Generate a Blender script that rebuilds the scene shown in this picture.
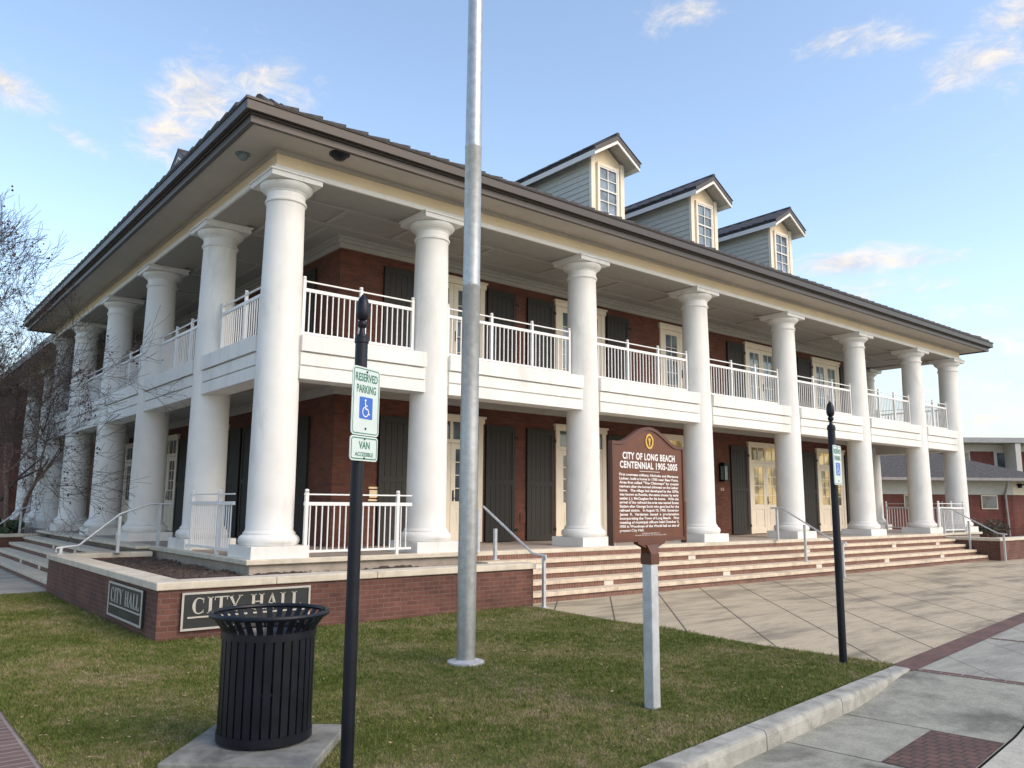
import bpy, bmesh, math, random
import numpy as np
from mathutils import Vector, Matrix
random.seed(7); rng = np.random.default_rng(7)
R = math.radians
for o in list(bpy.data.objects): bpy.data.objects.remove(o)
scene = bpy.context.scene
col = scene.collection

# ------------------------------------------------------------------ camera
cam_d = bpy.data.cameras.new('camera'); cam = bpy.data.objects.new('camera', cam_d); col.objects.link(cam)
scene.camera = cam
p, yw, rl = R(8.549), R(39.331), R(.41)
F = Vector((math.sin(yw)*math.cos(p), math.cos(yw)*math.cos(p), math.sin(p)))
Rt = Vector((math.cos(yw), -math.sin(yw), 0)); Up = Rt.cross(F)
cr, sr = math.cos(rl), math.sin(rl)
RR = cr*Rt + sr*Up; UU = -sr*Rt + cr*Up
cam.matrix_world = Matrix(((RR.x, UU.x, -F.x, -5.55), (RR.y, UU.y, -F.y, -13.19), (RR.z, UU.z, -F.z, 1.74), (0, 0, 0, 1)))
cam_d.sensor_width = 36; cam_d.lens = 802.05/1024*36
cam_d.clip_start = .05; cam_d.clip_end = 2000

# ------------------------------------------------------------------ light
SUN_EL, SUN_AZ = 38, 160      # azimuth clockwise from +y
SUN_STR, SKY_STR, EXPO = .58, .142, 1.31
scene.view_settings.view_transform = 'Standard'; scene.view_settings.look = 'None'
scene.view_settings.exposure = EXPO; scene.view_settings.gamma = 1
sd = bpy.data.lights.new('sun', 'SUN'); sd.energy = SUN_STR; sd.angle = R(40); sd.color = (1, .80, .56)
sun = bpy.data.objects.new('sun', sd); col.objects.link(sun)
sv = Vector((math.sin(R(SUN_AZ))*math.cos(R(SUN_EL)), math.cos(R(SUN_AZ))*math.cos(R(SUN_EL)), math.sin(R(SUN_EL))))
sun.rotation_euler = sv.to_track_quat('Z', 'Y').to_euler(); sun.location = (0, -30, 30)
world = bpy.data.worlds.new('World'); scene.world = world; world.use_nodes = True
nt = world.node_tree; nt.nodes.clear()
def N(nt, t, **k):
    n = nt.nodes.new(t)
    for a, b in k.items():
        if a == 'i':
            for q, v in b.items(): n.inputs[q].default_value = v
        else: setattr(n, a, b)
    return n
def Lk(nt, a, b): nt.links.new(a, b)
def mth(nt, op, a, b=None, c=None, clamp=False):
    n = N(nt, 'ShaderNodeMath', operation=op); n.use_clamp = clamp
    for k, v in enumerate((a, b, c)):
        if v is None: continue
        if isinstance(v, (int, float)): n.inputs[k].default_value = v
        else: Lk(nt, v, n.inputs[k])
    return n.outputs[0]
def smooth(nt, v, a, b, lo=0., hi=1.):
    n = N(nt, 'ShaderNodeMapRange', interpolation_type='SMOOTHSTEP')
    Lk(nt, v, n.inputs[0]); n.inputs[1].default_value = a; n.inputs[2].default_value = b; n.inputs[3].default_value = lo; n.inputs[4].default_value = hi
    return n.outputs[0]
sky = N(nt, 'ShaderNodeTexSky', sky_type='NISHITA', sun_disc=False, sun_elevation=R(SUN_EL), sun_rotation=R(SUN_AZ), air_density=1.0, dust_density=1.2, ozone_density=2.0)
tc = N(nt, 'ShaderNodeTexCoord')
nz = N(nt, 'ShaderNodeTexNoise', i={'Scale': 7.5, 'Detail': 9, 'Roughness': .66, 'Distortion': .9})
mp = N(nt, 'ShaderNodeMapping'); mp.inputs['Scale'].default_value = (1, 1, 2.1)
Lk(nt, tc.outputs['Generated'], mp.inputs[0]); Lk(nt, mp.outputs[0], nz.inputs['Vector'])
nz2 = N(nt, 'ShaderNodeTexNoise', i={'Scale': 21., 'Detail': 9, 'Roughness': .68, 'Distortion': .7})
Lk(nt, mp.outputs[0], nz2.inputs['Vector'])
nmix = mth(nt, 'ADD', mth(nt, 'MULTIPLY', nz.outputs[0], .6), mth(nt, 'MULTIPLY', nz2.outputs[0], .4))
# cloud banks: azimuth, elevation (deg), half width, half height (deg), slope
CL = [(16.5, 26.4, 3.4, 2.6, .3, 1.15), (14.8, 23.6, 2.2, 1.8, 0, 1.1), (20.5, 28.0, 4.6, 1.7, .1, .92), (23.4, 26.9, 3.0, 1.6, -.1, .85), (4.6, 24.6, 4.4, 1.1, -.25, 1.2), (9.2, 22.4, 2.4, .7, -.3, .8), (71.3, 26.8, 4.2, 2.0, .05, 1.15), (74, 28.6, 4.0, 1.6, .2, 1.0), (66, 29.0, 4.6, 1.0, -.1, .9), (62.0, 29.7, 3.2, .8, .15, .95), (46, 30.9, 2.2, 1.0, .5, .85), (52, 32.8, 4.2, 1.1, .1, .9),
      (62.5, 15.9, 4.2, 1.0, -.02, 1.3), (66.8, 15.7, 3.8, .8, -.05, 1.1), (64.5, 14.0, 6.0, 1.4, -.02, .85), (71.5, 10.0, 5, .9, -.1, .95), (70, 12.2, 8, 1.0, .0, .75), (72, 7.6, 8, 1.2, .0, .95), (69, 5.5, 10, .8, .0, .9), (-8, 14, 12, 3, 0, .9), (-30, 25, 16, 4, 0, .9), (95, 22, 12, 5, 0, .9), (150, 20, 30, 6, 0, .8), (240, 25, 30, 6, 0, .8)]
sep = N(nt, 'ShaderNodeSeparateXYZ'); Lk(nt, tc.outputs['Generated'], sep.inputs[0])
azn = mth(nt, 'MULTIPLY', mth(nt, 'ARCTAN2', sep.outputs[0], sep.outputs[1]), 180/math.pi)
eln = mth(nt, 'MULTIPLY', mth(nt, 'ARCSINE', sep.outputs[2]), 180/math.pi)
tot = None
for az, el, hw, hh, sl, amp in CL:
    da = mth(nt, 'SUBTRACT', azn, float(az if az < 180 else az-360)); de = mth(nt, 'SUBTRACT', eln, float(el))
    de = mth(nt, 'SUBTRACT', de, mth(nt, 'MULTIPLY', da, float(sl)))
    r2 = mth(nt, 'ADD', mth(nt, 'POWER', mth(nt, 'ABSOLUTE', mth(nt, 'DIVIDE', da, float(hw))), 2.), mth(nt, 'POWER', mth(nt, 'ABSOLUTE', mth(nt, 'DIVIDE', de, float(hh))), 2.))
    m = mth(nt, 'MULTIPLY', mth(nt, 'EXPONENT', mth(nt, 'MULTIPLY', r2, -.8)), float(amp))
    tot = m if tot is None else mth(nt, 'MAXIMUM', tot, m)
cl = smooth(nt, mth(nt, 'ADD', mth(nt, 'MULTIPLY', tot, .8), mth(nt, 'MULTIPLY', mth(nt, 'SUBTRACT', nmix, .5), 2.9)), .30, 1.15)
cl = mth(nt, 'MULTIPLY', cl, .95)
# thin veil near horizon
veil = smooth(nt, eln, 1., 17., .62, 0.)
veil = mth(nt, 'MULTIPLY', veil, smooth(nt, nz.outputs[0], .2, .6, .65, 1.))
tint = N(nt, 'ShaderNodeMix', data_type='RGBA', blend_type='MULTIPLY'); tint.inputs[0].default_value = 1
Lk(nt, sky.outputs[0], tint.inputs[6]); tint.inputs[7].default_value = (1.07, .98, .885, 1)
mv = N(nt, 'ShaderNodeMix', data_type='RGBA'); Lk(nt, veil, mv.inputs[0]); Lk(nt, tint.outputs[2], mv.inputs[6]); mv.inputs[7].default_value = (1.75, 1.9, 1.72, 1)
mx = N(nt, 'ShaderNodeMix', data_type='RGBA'); Lk(nt, cl, mx.inputs[0]); Lk(nt, mv.outputs[2], mx.inputs[6])
ccol = N(nt, 'ShaderNodeMix', data_type='RGBA'); Lk(nt, smooth(nt, nz2.outputs[0], .3, .65), ccol.inputs[0]); ccol.inputs[6].default_value = (2.0, 2.05, 2.2, 1); ccol.inputs[7].default_value = (3.1, 2.8, 2.45, 1)
Lk(nt, ccol.outputs[2], mx.inputs[7])
bg = N(nt, 'ShaderNodeBackground'); bg.inputs['Strength'].default_value = SKY_STR; Lk(nt, mx.outputs[2], bg.inputs[0])
wo = N(nt, 'ShaderNodeOutputWorld'); Lk(nt, bg.outputs[0], wo.inputs[0])

# ------------------------------------------------------------------ materials
MATS = {}
def mat(name, c, rough=.6, metal=0., var=.12, scale=6., bump=0., bscale=80., spec=.5, stain=None, sscale=1.2, samt=.35, coat=0., stretch=None):
    if name in MATS: return MATS[name]
    m = bpy.data.materials.new(name); m.use_nodes = True; t = m.node_tree; b = t.nodes['Principled BSDF']
    co = N(t, 'ShaderNodeTexCoord')
    n1 = N(t, 'ShaderNodeTexNoise', i={'Scale': scale, 'Detail': 6, 'Roughness': .6}); Lk(t, co.outputs['Object'], n1.inputs['Vector'])
    k = N(t, 'ShaderNodeMix', data_type='RGBA')
    k.inputs[6].default_value = (*[max(0, x*(1-var)) for x in c], 1); k.inputs[7].default_value = (*[min(1, x*(1+var)) for x in c], 1)
    Lk(t, smooth(t, n1.outputs[0], .3, .7), k.inputs[0]); out = k.outputs[2]
    if stain:
        n2 = N(t, 'ShaderNodeTexNoise', i={'Scale': sscale, 'Detail': 8, 'Roughness': .68, 'Distortion': .6})
        if stretch:
            g = N(t, 'ShaderNodeNewGeometry'); ms = N(t, 'ShaderNodeMapping'); ms.inputs['Scale'].default_value = stretch; Lk(t, g.outputs['Position'], ms.inputs[0]); Lk(t, ms.outputs[0], n2.inputs['Vector'])
        else: Lk(t, co.outputs['Object'], n2.inputs['Vector'])
        s = N(t, 'ShaderNodeMix', data_type='RGBA'); Lk(t, mth(t, 'MULTIPLY', smooth(t, n2.outputs[0], .48, .72), samt), s.inputs[0]); Lk(t, out, s.inputs[6]); s.inputs[7].default_value = (*stain, 1); out = s.outputs[2]
    Lk(t, out, b.inputs['Base Color'])
    rr = N(t, 'ShaderNodeMapRange'); Lk(t, n1.outputs[0], rr.inputs[0]); rr.inputs[3].default_value = max(0, rough-.08); rr.inputs[4].default_value = min(1, rough+.08); Lk(t, rr.outputs[0], b.inputs['Roughness'])
    b.inputs['Metallic'].default_value = metal; b.inputs['Specular IOR Level'].default_value = spec; b.inputs['Coat Weight'].default_value = coat
    if bump:
        n3 = N(t, 'ShaderNodeTexNoise', i={'Scale': bscale, 'Detail': 4}); Lk(t, co.outputs['Object'], n3.inputs['Vector'])
        bp = N(t, 'ShaderNodeBump'); bp.inputs['Strength'].default_value = bump; bp.inputs['Distance'].default_value = .01; Lk(t, n3.outputs[0], bp.inputs['Height']); Lk(t, bp.outputs[0], b.inputs['Normal'])
    MATS[name] = m; return m
def brickmat(name, c1, c2, mortar, w=.2, h=.0677, msz=.0075, flat=False, bump=.5, rot=0., var=.3, off=.5):
    m = bpy.data.materials.new(name); m.use_nodes = True; t = m.node_tree; b = t.nodes['Principled BSDF']
    co = N(t, 'ShaderNodeTexCoord'); v = co.outputs['Object']
    if flat:
        mpn = N(t, 'ShaderNodeMapping'); mpn.inputs['Rotation'].default_value = (0, 0, rot); Lk(t, v, mpn.inputs[0]); v = mpn.outputs[0]
    else:
        s = N(t, 'ShaderNodeSeparateXYZ'); Lk(t, v, s.inputs[0]); cb = N(t, 'ShaderNodeCombineXYZ')
        Lk(t, mth(t, 'ADD', s.outputs[0], s.outputs[1]), cb.inputs[0]); Lk(t, s.outputs[2], cb.inputs[1]); v = cb.outputs[0]
    br = N(t, 'ShaderNodeTexBrick', i={'Color1': (*c1, 1), 'Color2': (*c2, 1), 'Mortar': (*mortar, 1), 'Scale': 1, 'Mortar Size': msz, 'Mortar Smooth': .3, 'Brick Width': w, 'Row Height': h})
    br.offset = off; Lk(t, v, br.inputs['Vector'])
    n1 = N(t, 'ShaderNodeTexNoise', i={'Scale': 2.2, 'Detail': 7, 'Roughness': .65}); Lk(t, co.outputs['Object'], n1.inputs['Vector'])
    k = N(t, 'ShaderNodeMix', data_type='RGBA', blend_type='MULTIPLY'); k.inputs[0].default_value = 1; Lk(t, br.outputs[0], k.inputs[6])
    g = N(t, 'ShaderNodeMapRange'); Lk(t, n1.outputs[0], g.inputs[0]); g.inputs[1].default_value = .3; g.inputs[2].default_value = .7; g.inputs[3].default_value = 1-var; g.inputs[4].default_value = 1+var*.6
    Lk(t, g.outputs[0], k.inputs[7]); Lk(t, k.outputs[2], b.inputs['Base Color']); b.inputs['Roughness'].default_value = .85
    bp = N(t, 'ShaderNodeBump'); bp.inputs['Strength'].default_value = bump; bp.inputs['Distance'].default_value = .006; bp.invert = True; Lk(t, br.outputs[1], bp.inputs['Height']); Lk(t, bp.outputs[0], b.inputs['Normal'])
    return m
def glassmat(name, c, emit=None, est=0.):
    m = bpy.data.materials.new(name); m.use_nodes = True; t = m.node_tree; b = t.nodes['Principled BSDF']
    b.inputs['Roughness'].default_value = .05; b.inputs['Specular IOR Level'].default_value = .8
    co = N(t, 'ShaderNodeTexCoord'); n = N(t, 'ShaderNodeTexNoise', i={'Scale': 1.3, 'Detail': 2}); Lk(t, co.outputs['Object'], n.inputs['Vector'])
    k = N(t, 'ShaderNodeMix', data_type='RGBA'); Lk(t, smooth(t, n.outputs[0], .42, .6), k.inputs[0]); k.inputs[6].default_value = (*[x*.45 for x in c], 1); k.inputs[7].default_value = (*c, 1); Lk(t, k.outputs[2], b.inputs['Base Color'])
    if emit:
        e = N(t, 'ShaderNodeMix', data_type='RGBA'); Lk(t, smooth(t, n.outputs[0], .38, .58), e.inputs[0]); e.inputs[6].default_value = (*[x*.12 for x in emit], 1); e.inputs[7].default_value = (*emit, 1)
        Lk(t, e.outputs[2], b.inputs['Emission Color']); b.inputs['Emission Strength'].default_value = est
    return m
M = dict(
 white=mat('white_paint', (.75, .74, .70), .6, var=.04, scale=1.6, stain=(.42, .41, .36), sscale=2.2, samt=.34, stretch=(1, 1, .28), bump=.06, bscale=25),
 trim=mat('white_trim', (.75, .73, .68), .5, var=.03, scale=3.),
 cream=mat('cream_paint', (.80, .66, .46), .55, var=.04, scale=2.),
 door=mat('door_cream', (.78, .70, .56), .5, var=.04, scale=3.),
 rail=mat('rail_white', (.76, .755, .735), .4, var=.02),
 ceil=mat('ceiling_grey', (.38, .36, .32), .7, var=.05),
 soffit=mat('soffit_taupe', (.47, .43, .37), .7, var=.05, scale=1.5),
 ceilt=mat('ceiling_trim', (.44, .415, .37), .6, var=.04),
 fascia=mat('gutter_brown', (.048, .037, .030), .45, var=.1),
 fascia2=mat('fascia_taupe', (.070, .056, .046), .45, var=.1),
 shingle=mat('shingle_slate', (.055, .052, .055), .75, var=.45, scale=9., bump=.6, bscale=30),
 shutter=mat('shutter_olive', (.020, .017, .013), .6, var=.15, scale=3.),
 siding=mat('siding_grey', (.53, .53, .47), .6, var=.04),
 brick=brickmat('brick_wall', (.17, .056, .030), (.105, .036, .022), (.11, .055, .040), bump=.35, var=.2),
 pbrick=brickmat('brick_planter_wall', (.16, .064, .044), (.105, .042, .032), (.15, .095, .075), msz=.008, bump=.5, var=.38),
 rbrick=brickmat('brick_riser', (.22, .10, .07), (.16, .07, .052), (.22, .16, .12), w=.068, h=.3, msz=.01, off=0.),
 farbrick=brickmat('brick_far', (.16, .042, .030), (.12, .032, .025), (.14, .07, .055)),
 stone=mat('step_stone', (.63, .53, .40), .8, var=.14, scale=5., bump=.3, stain=(.25, .20, .15), sscale=2.4, samt=.5),
 cope=mat('coping_stone', (.60, .54, .43), .8, var=.1, scale=4., bump=.25, stain=(.30, .26, .2), sscale=2.2, samt=.4),
 slab=mat('porch_slab', (.40, .34, .28), .75, var=.15, scale=3., stain=(.2, .16, .13), sscale=1., samt=.4),
 alum=mat('brushed_aluminium', (.42, .43, .43), .42, metal=.75, var=.12, scale=14.),
 galv=mat('galvanised_steel', (.50, .52, .53), .5, metal=.35, var=.12, scale=9.),
 marker=mat('marker_brown', (.125, .040, .015), .5, var=.12, scale=9.),
 markerd=mat('marker_rim', (.10, .032, .016), .45, var=.12, scale=9.),
 lettering=mat('letter_silver', (.78, .75, .72), .5, var=.05),
 gold=mat('gold_paint', (.62, .38, .08), .45, metal=.3, var=.2, scale=30.),
 black=mat('black_paint', (.006, .008, .014), .38, var=.2, scale=8., spec=.3),
 blackm=mat('black_metal', (.005, .006, .011), .42, var=.3, scale=7., spec=.3),
 liner=mat('plastic_liner', (.012, .018, .03), .3, var=.5, scale=8.),
 signw=mat('sign_white', (.55, .63, .60), .4, var=.03),
 signg=mat('sign_green', (.02, .15, .09), .45, var=.05),
 signb=mat('sign_blue', (.03, .12, .48), .4, var=.05),
 signblk=mat('sign_slate', (.018, .022, .022), .5, var=.25, scale=5.),
 signl=mat('sign_letter', (.47, .44, .38), .6, var=.06),
 soil=mat('mulch', (.050, .036, .028), .95, var=.5, scale=22., bump=1., bscale=40., stain=(.16, .12, .09), sscale=9, samt=.6),
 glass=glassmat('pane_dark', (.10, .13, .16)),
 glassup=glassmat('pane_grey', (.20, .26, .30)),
 glasswarm=glassmat('pane_lit', (.10, .08, .05), (.85, .60, .22), .24),
 lamp=mat('lamp_glass', (.16, .22, .22), .2, var=.2),
 bark=mat('bark', (.22, .16, .13), .9, var=.35, scale=14., bump=.5, bscale=30.),
 barkd=mat('bark_dark', (.085, .06, .052), .9, var=.35, scale=14.),
 twig=mat('twig', (.065, .048, .042), .9, var=.3),
 roofg=mat('grey_shingle', (.075, .070, .066), .9, var=.4, scale=7., bump=.5, bscale=14),
 farw=mat('far_siding', (.50, .50, .45), .7, var=.05),
 farc=mat('far_trim_lit_siding', (.66, .58, .44), .7, var=.05),  # window frames, and the siding with sunlight mixed into its tone
 farfascia=mat('far_fascia', (.30, .31, .31), .6),
 plaque=mat('plaque_brass', (.85, .66, .42), .3, metal=.2, var=.05),
 stepglass=mat('step_light_glass', (.62, .58, .5), .4, var=.1),
 pipe=mat('down_pipe', (.30, .28, .26), .6),
 conc=mat('concrete_pad', (.20, .20, .18), .85, var=.3, scale=4., bump=.5, stain=(.055, .055, .048), sscale=2.6, samt=.85),
)
def concrete(name, c, dark, joints=None, streak=None, samt=.55, fine=.12):
    """ground concrete: stains stretched along the (1,-1) direction; joints = list of (nx, ny, spacing, offset, halfwidth)"""
    m = bpy.data.materials.new(name); m.use_nodes = True; t = m.node_tree; b = t.nodes['Principled BSDF']; b.inputs['Roughness'].default_value = .85
    co = N(t, 'ShaderNodeTexCoord'); v = co.outputs['Object']
    mpn = N(t, 'ShaderNodeMapping'); mpn.inputs['Rotation'].default_value = (0, 0, R(streak if streak else 0)); mpn.inputs['Scale'].default_value = (.28, 1.3, 1) if streak else (.8, .8, .8); Lk(t, v, mpn.inputs[0])
    n1 = N(t, 'ShaderNodeTexNoise', i={'Scale': 1.25, 'Detail': 9, 'Roughness': .62, 'Distortion': .35}); Lk(t, mpn.outputs[0], n1.inputs['Vector'])
    n2 = N(t, 'ShaderNodeTexNoise', i={'Scale': 45., 'Detail': 4}); Lk(t, v, n2.inputs['Vector'])
    k = N(t, 'ShaderNodeMix', data_type='RGBA'); k.inputs[6].default_value = (*c, 1); k.inputs[7].default_value = (*dark, 1); Lk(t, mth(t, 'MULTIPLY', smooth(t, n1.outputs[0], .44, .68), samt), k.inputs[0])
    n4 = N(t, 'ShaderNodeTexNoise', i={'Scale': 6.5, 'Detail': 9, 'Roughness': .72}); Lk(t, mpn.outputs[0], n4.inputs['Vector'])
    k4 = N(t, 'ShaderNodeMix', data_type='RGBA', blend_type='MULTIPLY'); k4.inputs[0].default_value = 1; Lk(t, k.outputs[2], k4.inputs[6]); Lk(t, smooth(t, n4.outputs[0], .38, .70, 1.06, .80), k4.inputs[7])
    vo = N(t, 'ShaderNodeTexVoronoi', i={'Scale': 2.1, 'Randomness': 1.}); Lk(t, v, vo.inputs['Vector'])
    k5 = N(t, 'ShaderNodeMix', data_type='RGBA', blend_type='MULTIPLY'); k5.inputs[0].default_value = 1; Lk(t, k4.outputs[2], k5.inputs[6]); Lk(t, smooth(t, vo.outputs['Distance'], .018, .035, .55, 1.), k5.inputs[7]); k = k5
    k2 = N(t, 'ShaderNodeMix', data_type='RGBA', blend_type='MULTIPLY'); k2.inputs[0].default_value = 1; Lk(t, k.outputs[2], k2.inputs[6])
    Lk(t, smooth(t, n2.outputs[0], .3, .7, 1-fine, 1+fine), k2.inputs[7]); out = k2.outputs[2]
    sp = N(t, 'ShaderNodeSeparateXYZ'); Lk(t, v, sp.inputs[0])
    for nx, ny, s, o, hw in (joints or []):
        d = mth(t, 'ADD', mth(t, 'MULTIPLY', sp.outputs[0], nx), mth(t, 'MULTIPLY', sp.outputs[1], ny))
        d = mth(t, 'ABSOLUTE', mth(t, 'SUBTRACT', mth(t, 'FRACT', mth(t, 'DIVIDE', mth(t, 'SUBTRACT', d, o), s)), .5))
        mask = smooth(t, mth(t, 'MULTIPLY', mth(t, 'SUBTRACT', .5, d), s), hw*.6, hw*1.4, 1., 0.)
        k3 = N(t, 'ShaderNodeMix', data_type='RGBA'); Lk(t, mth(t, 'MULTIPLY', mask, .85), k3.inputs[0]); Lk(t, out, k3.inputs[6]); k3.inputs[7].default_value = (.03, .024, .02, 1); out = k3.outputs[2]
    Lk(t, out, b.inputs['Base Color'])
    bp = N(t, 'ShaderNodeBump'); bp.inputs['Strength'].default_value = .25; bp.inputs['Distance'].default_value = .004; Lk(t, n2.outputs[0], bp.inputs['Height']); Lk(t, bp.outputs[0], b.inputs['Normal'])
    return m

# ------------------------------------------------------------------ mesh helpers
class MB:
    def __init__(s): s.v = []; s.f = []
    def add(s, vs, fs, T=None):
        b = len(s.v); s.v += [tuple(T @ Vector(q)) if T else tuple(q) for q in vs]; s.f += [tuple(b+i for i in f) for f in fs]; return s
    def box(s, x0, x1, y0, y1, z0, z1, T=None):
        return s.add([(x0,y0,z0),(x1,y0,z0),(x1,y1,z0),(x0,y1,z0),(x0,y0,z1),(x1,y0,z1),(x1,y1,z1),(x0,y1,z1)],
                     [(0,3,2,1),(4,5,6,7),(0,1,5,4),(1,2,6,5),(2,3,7,6),(3,0,4,7)], T)
    def prism(s, pts, d0, d1, T=None):           # polygon (x,z) extruded along y from d0 to d1
        n = len(pts); vs = [(a, d0, b) for a, b in pts]+[(a, d1, b) for a, b in pts]
        fs = [tuple(range(n)), tuple(range(2*n-1, n-1, -1))]+[(i, n+i, n+(i+1)%n, (i+1)%n) for i in range(n)]
        return s.add(vs, fs, T)
    def slab(s, pts, z0, z1, T=None):            # polygon (x,y) extruded in z
        n = len(pts); vs = [(a, b, z0) for a, b in pts]+[(a, b, z1) for a, b in pts]
        return s.add(vs, [tuple(range(n-1,-1,-1)), tuple(range(n, 2*n))]+[(i, (i+1)%n, n+(i+1)%n, n+i) for i in range(n)], T)
    def lathe(s, prof, n=32, T=None, caps=True):
        vs = [(r*math.cos(2*math.pi*k/n), r*math.sin(2*math.pi*k/n), z) for r, z in prof for k in range(n)]; fs = []
        for i in range(len(prof)-1):
            for k in range(n): fs.append((i*n+k, i*n+(k+1)%n, (i+1)*n+(k+1)%n, (i+1)*n+k))
        if caps: fs += [tuple(range(n-1,-1,-1)), tuple(range((len(prof)-1)*n, len(prof)*n))]
        return s.add(vs, fs, T)
    def tube(s, pts, rad, n=8, caps=True):
        pts = [Vector(q) for q in pts]; rr = rad if isinstance(rad, (list, tuple)) else [rad]*len(pts); b = len(s.v)
        ref = None
        for i, q in enumerate(pts):
            d = (pts[min(i+1, len(pts)-1)]-pts[max(i-1, 0)]).normalized()
            if ref is None: ref = d.orthogonal().normalized()
            ref = (ref - d*ref.dot(d)); ref = ref.normalized() if ref.length > 1e-6 else d.orthogonal().normalized()
            e = d.cross(ref)
            s.v += [tuple(q+rr[i]*(math.cos(2*math.pi*k/n)*ref+math.sin(2*math.pi*k/n)*e)) for k in range(n)]
        for i in range(len(pts)-1):
            for k in range(n): s.f.append((b+i*n+k, b+i*n+(k+1)%n, b+(i+1)*n+(k+1)%n, b+(i+1)*n+k))
        if caps: s.f += [tuple(b+k for k in range(n-1,-1,-1)), tuple(b+(len(pts)-1)*n+k for k in range(n))]
        return s
    def bar(s, a, b, w, h=None):                 # square bar between two points
        h = h or w; a, b = Vector(a), Vector(b); d = (b-a).normalized()
        u = d.cross(Vector((0,0,1))); u = u.normalized() if u.length > 1e-4 else Vector((1,0,0)); v = u.cross(d)
        c = [(-1,-1),(1,-1),(1,1),(-1,1)]; vs = [a+u*i*w/2+v*j*h/2 for i, j in c]+[b+u*i*w/2+v*j*h/2 for i, j in c]
        return s.add([tuple(q) for q in vs], [(0,1,2,3),(7,6,5,4),(0,4,5,1),(1,5,6,2),(2,6,7,3),(3,7,4,0)])
    def build(s, name, material, parent=None, smooth=False, bevel=0, loc=None, angle=40, fix=True):
        me = bpy.data.meshes.new(name)
        off = Vector(loc) if loc else Vector((0,0,0))
        vs = [tuple(Vector(q)-off) for q in s.v] if loc else s.v
        me.from_pydata(vs, [], s.f)
        if fix and len(s.f) < 60000:
            bm = bmesh.new(); bm.from_mesh(me); bmesh.ops.recalc_face_normals(bm, faces=bm.faces); bm.to_mesh(me); bm.free()
        mm = material if isinstance(material, list) else [material]
        for q in mm: me.materials.append(q)
        if smooth:
            me.polygons.foreach_set('use_smooth', [True]*len(me.polygons))
            try: me.set_sharp_from_angle(angle=R(angle))
            except Exception: pass
        o = bpy.data.objects.new(name, me); col.objects.link(o); o.location = off
        if parent: put(o, parent)
        if bevel:
            b = o.modifiers.new('bevel', 'BEVEL'); b.width = bevel; b.segments = 2; b.limit_method = 'ANGLE'; b.angle_limit = R(35)
        me.update(); return o
def world_loc(o):
    l = o.location.copy()
    return l + world_loc(o.parent) if o.parent and o.parent.rotation_euler.z == 0 else l
def put(o, parent):       # parents without moving (parents are unrotated or handled by T)
    o.parent = parent; o.location = o.location - world_loc(parent)
def tag(o, label=None, cat=None, group=None, kind=None):
    if label: o['label'] = label
    if cat: o['category'] = cat
    if group: o['group'] = group
    if kind: o['kind'] = kind
    return o
def empty(name, loc=(0,0,0), parent=None):
    o = bpy.data.objects.new(name, None); col.objects.link(o); o.location = loc; o.empty_display_size = .3
    if parent: put(o, parent)
    return o
def Tm(origin, right, normal=None, up=(0,0,1)):   # local x->right, local z->up, local y->into surface (away from viewer)
    r = Vector(right).normalized(); u = Vector(up).normalized(); n = u.cross(r)
    return Matrix(((r.x, n.x, u.x, origin[0]), (r.y, n.y, u.y, origin[1]), (r.z, n.z, u.z, origin[2]), (0,0,0,1)))
def text_geo(s, height, width=None, extr=.0015, fat=0., spacing=1.):
    c = bpy.data.curves.new('t', 'FONT'); c.body = s; c.size = 1; c.align_x = 'CENTER'; c.extrude = 0; c.offset = fat; c.resolution_u = 3; c.space_character = spacing
    o = bpy.data.objects.new('t', c); col.objects.link(o)
    dg = bpy.context.evaluated_depsgraph_get(); me = bpy.data.meshes.new_from_object(o.evaluated_get(dg))
    vs = np.array([v.co[:] for v in me.vertices]); fs = [tuple(q.vertices) for q in me.polygons]
    bpy.data.objects.remove(o); bpy.data.curves.remove(c); bpy.data.meshes.remove(me)
    k = height/.70; w = (vs[:,0].max()-vs[:,0].min())*k; kx = k*(width/w if width else 1)
    cx = (vs[:,0].max()+vs[:,0].min())/2
    return [((x-cx)*kx, 0, y*k) for x, y, _ in vs], fs

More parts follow.
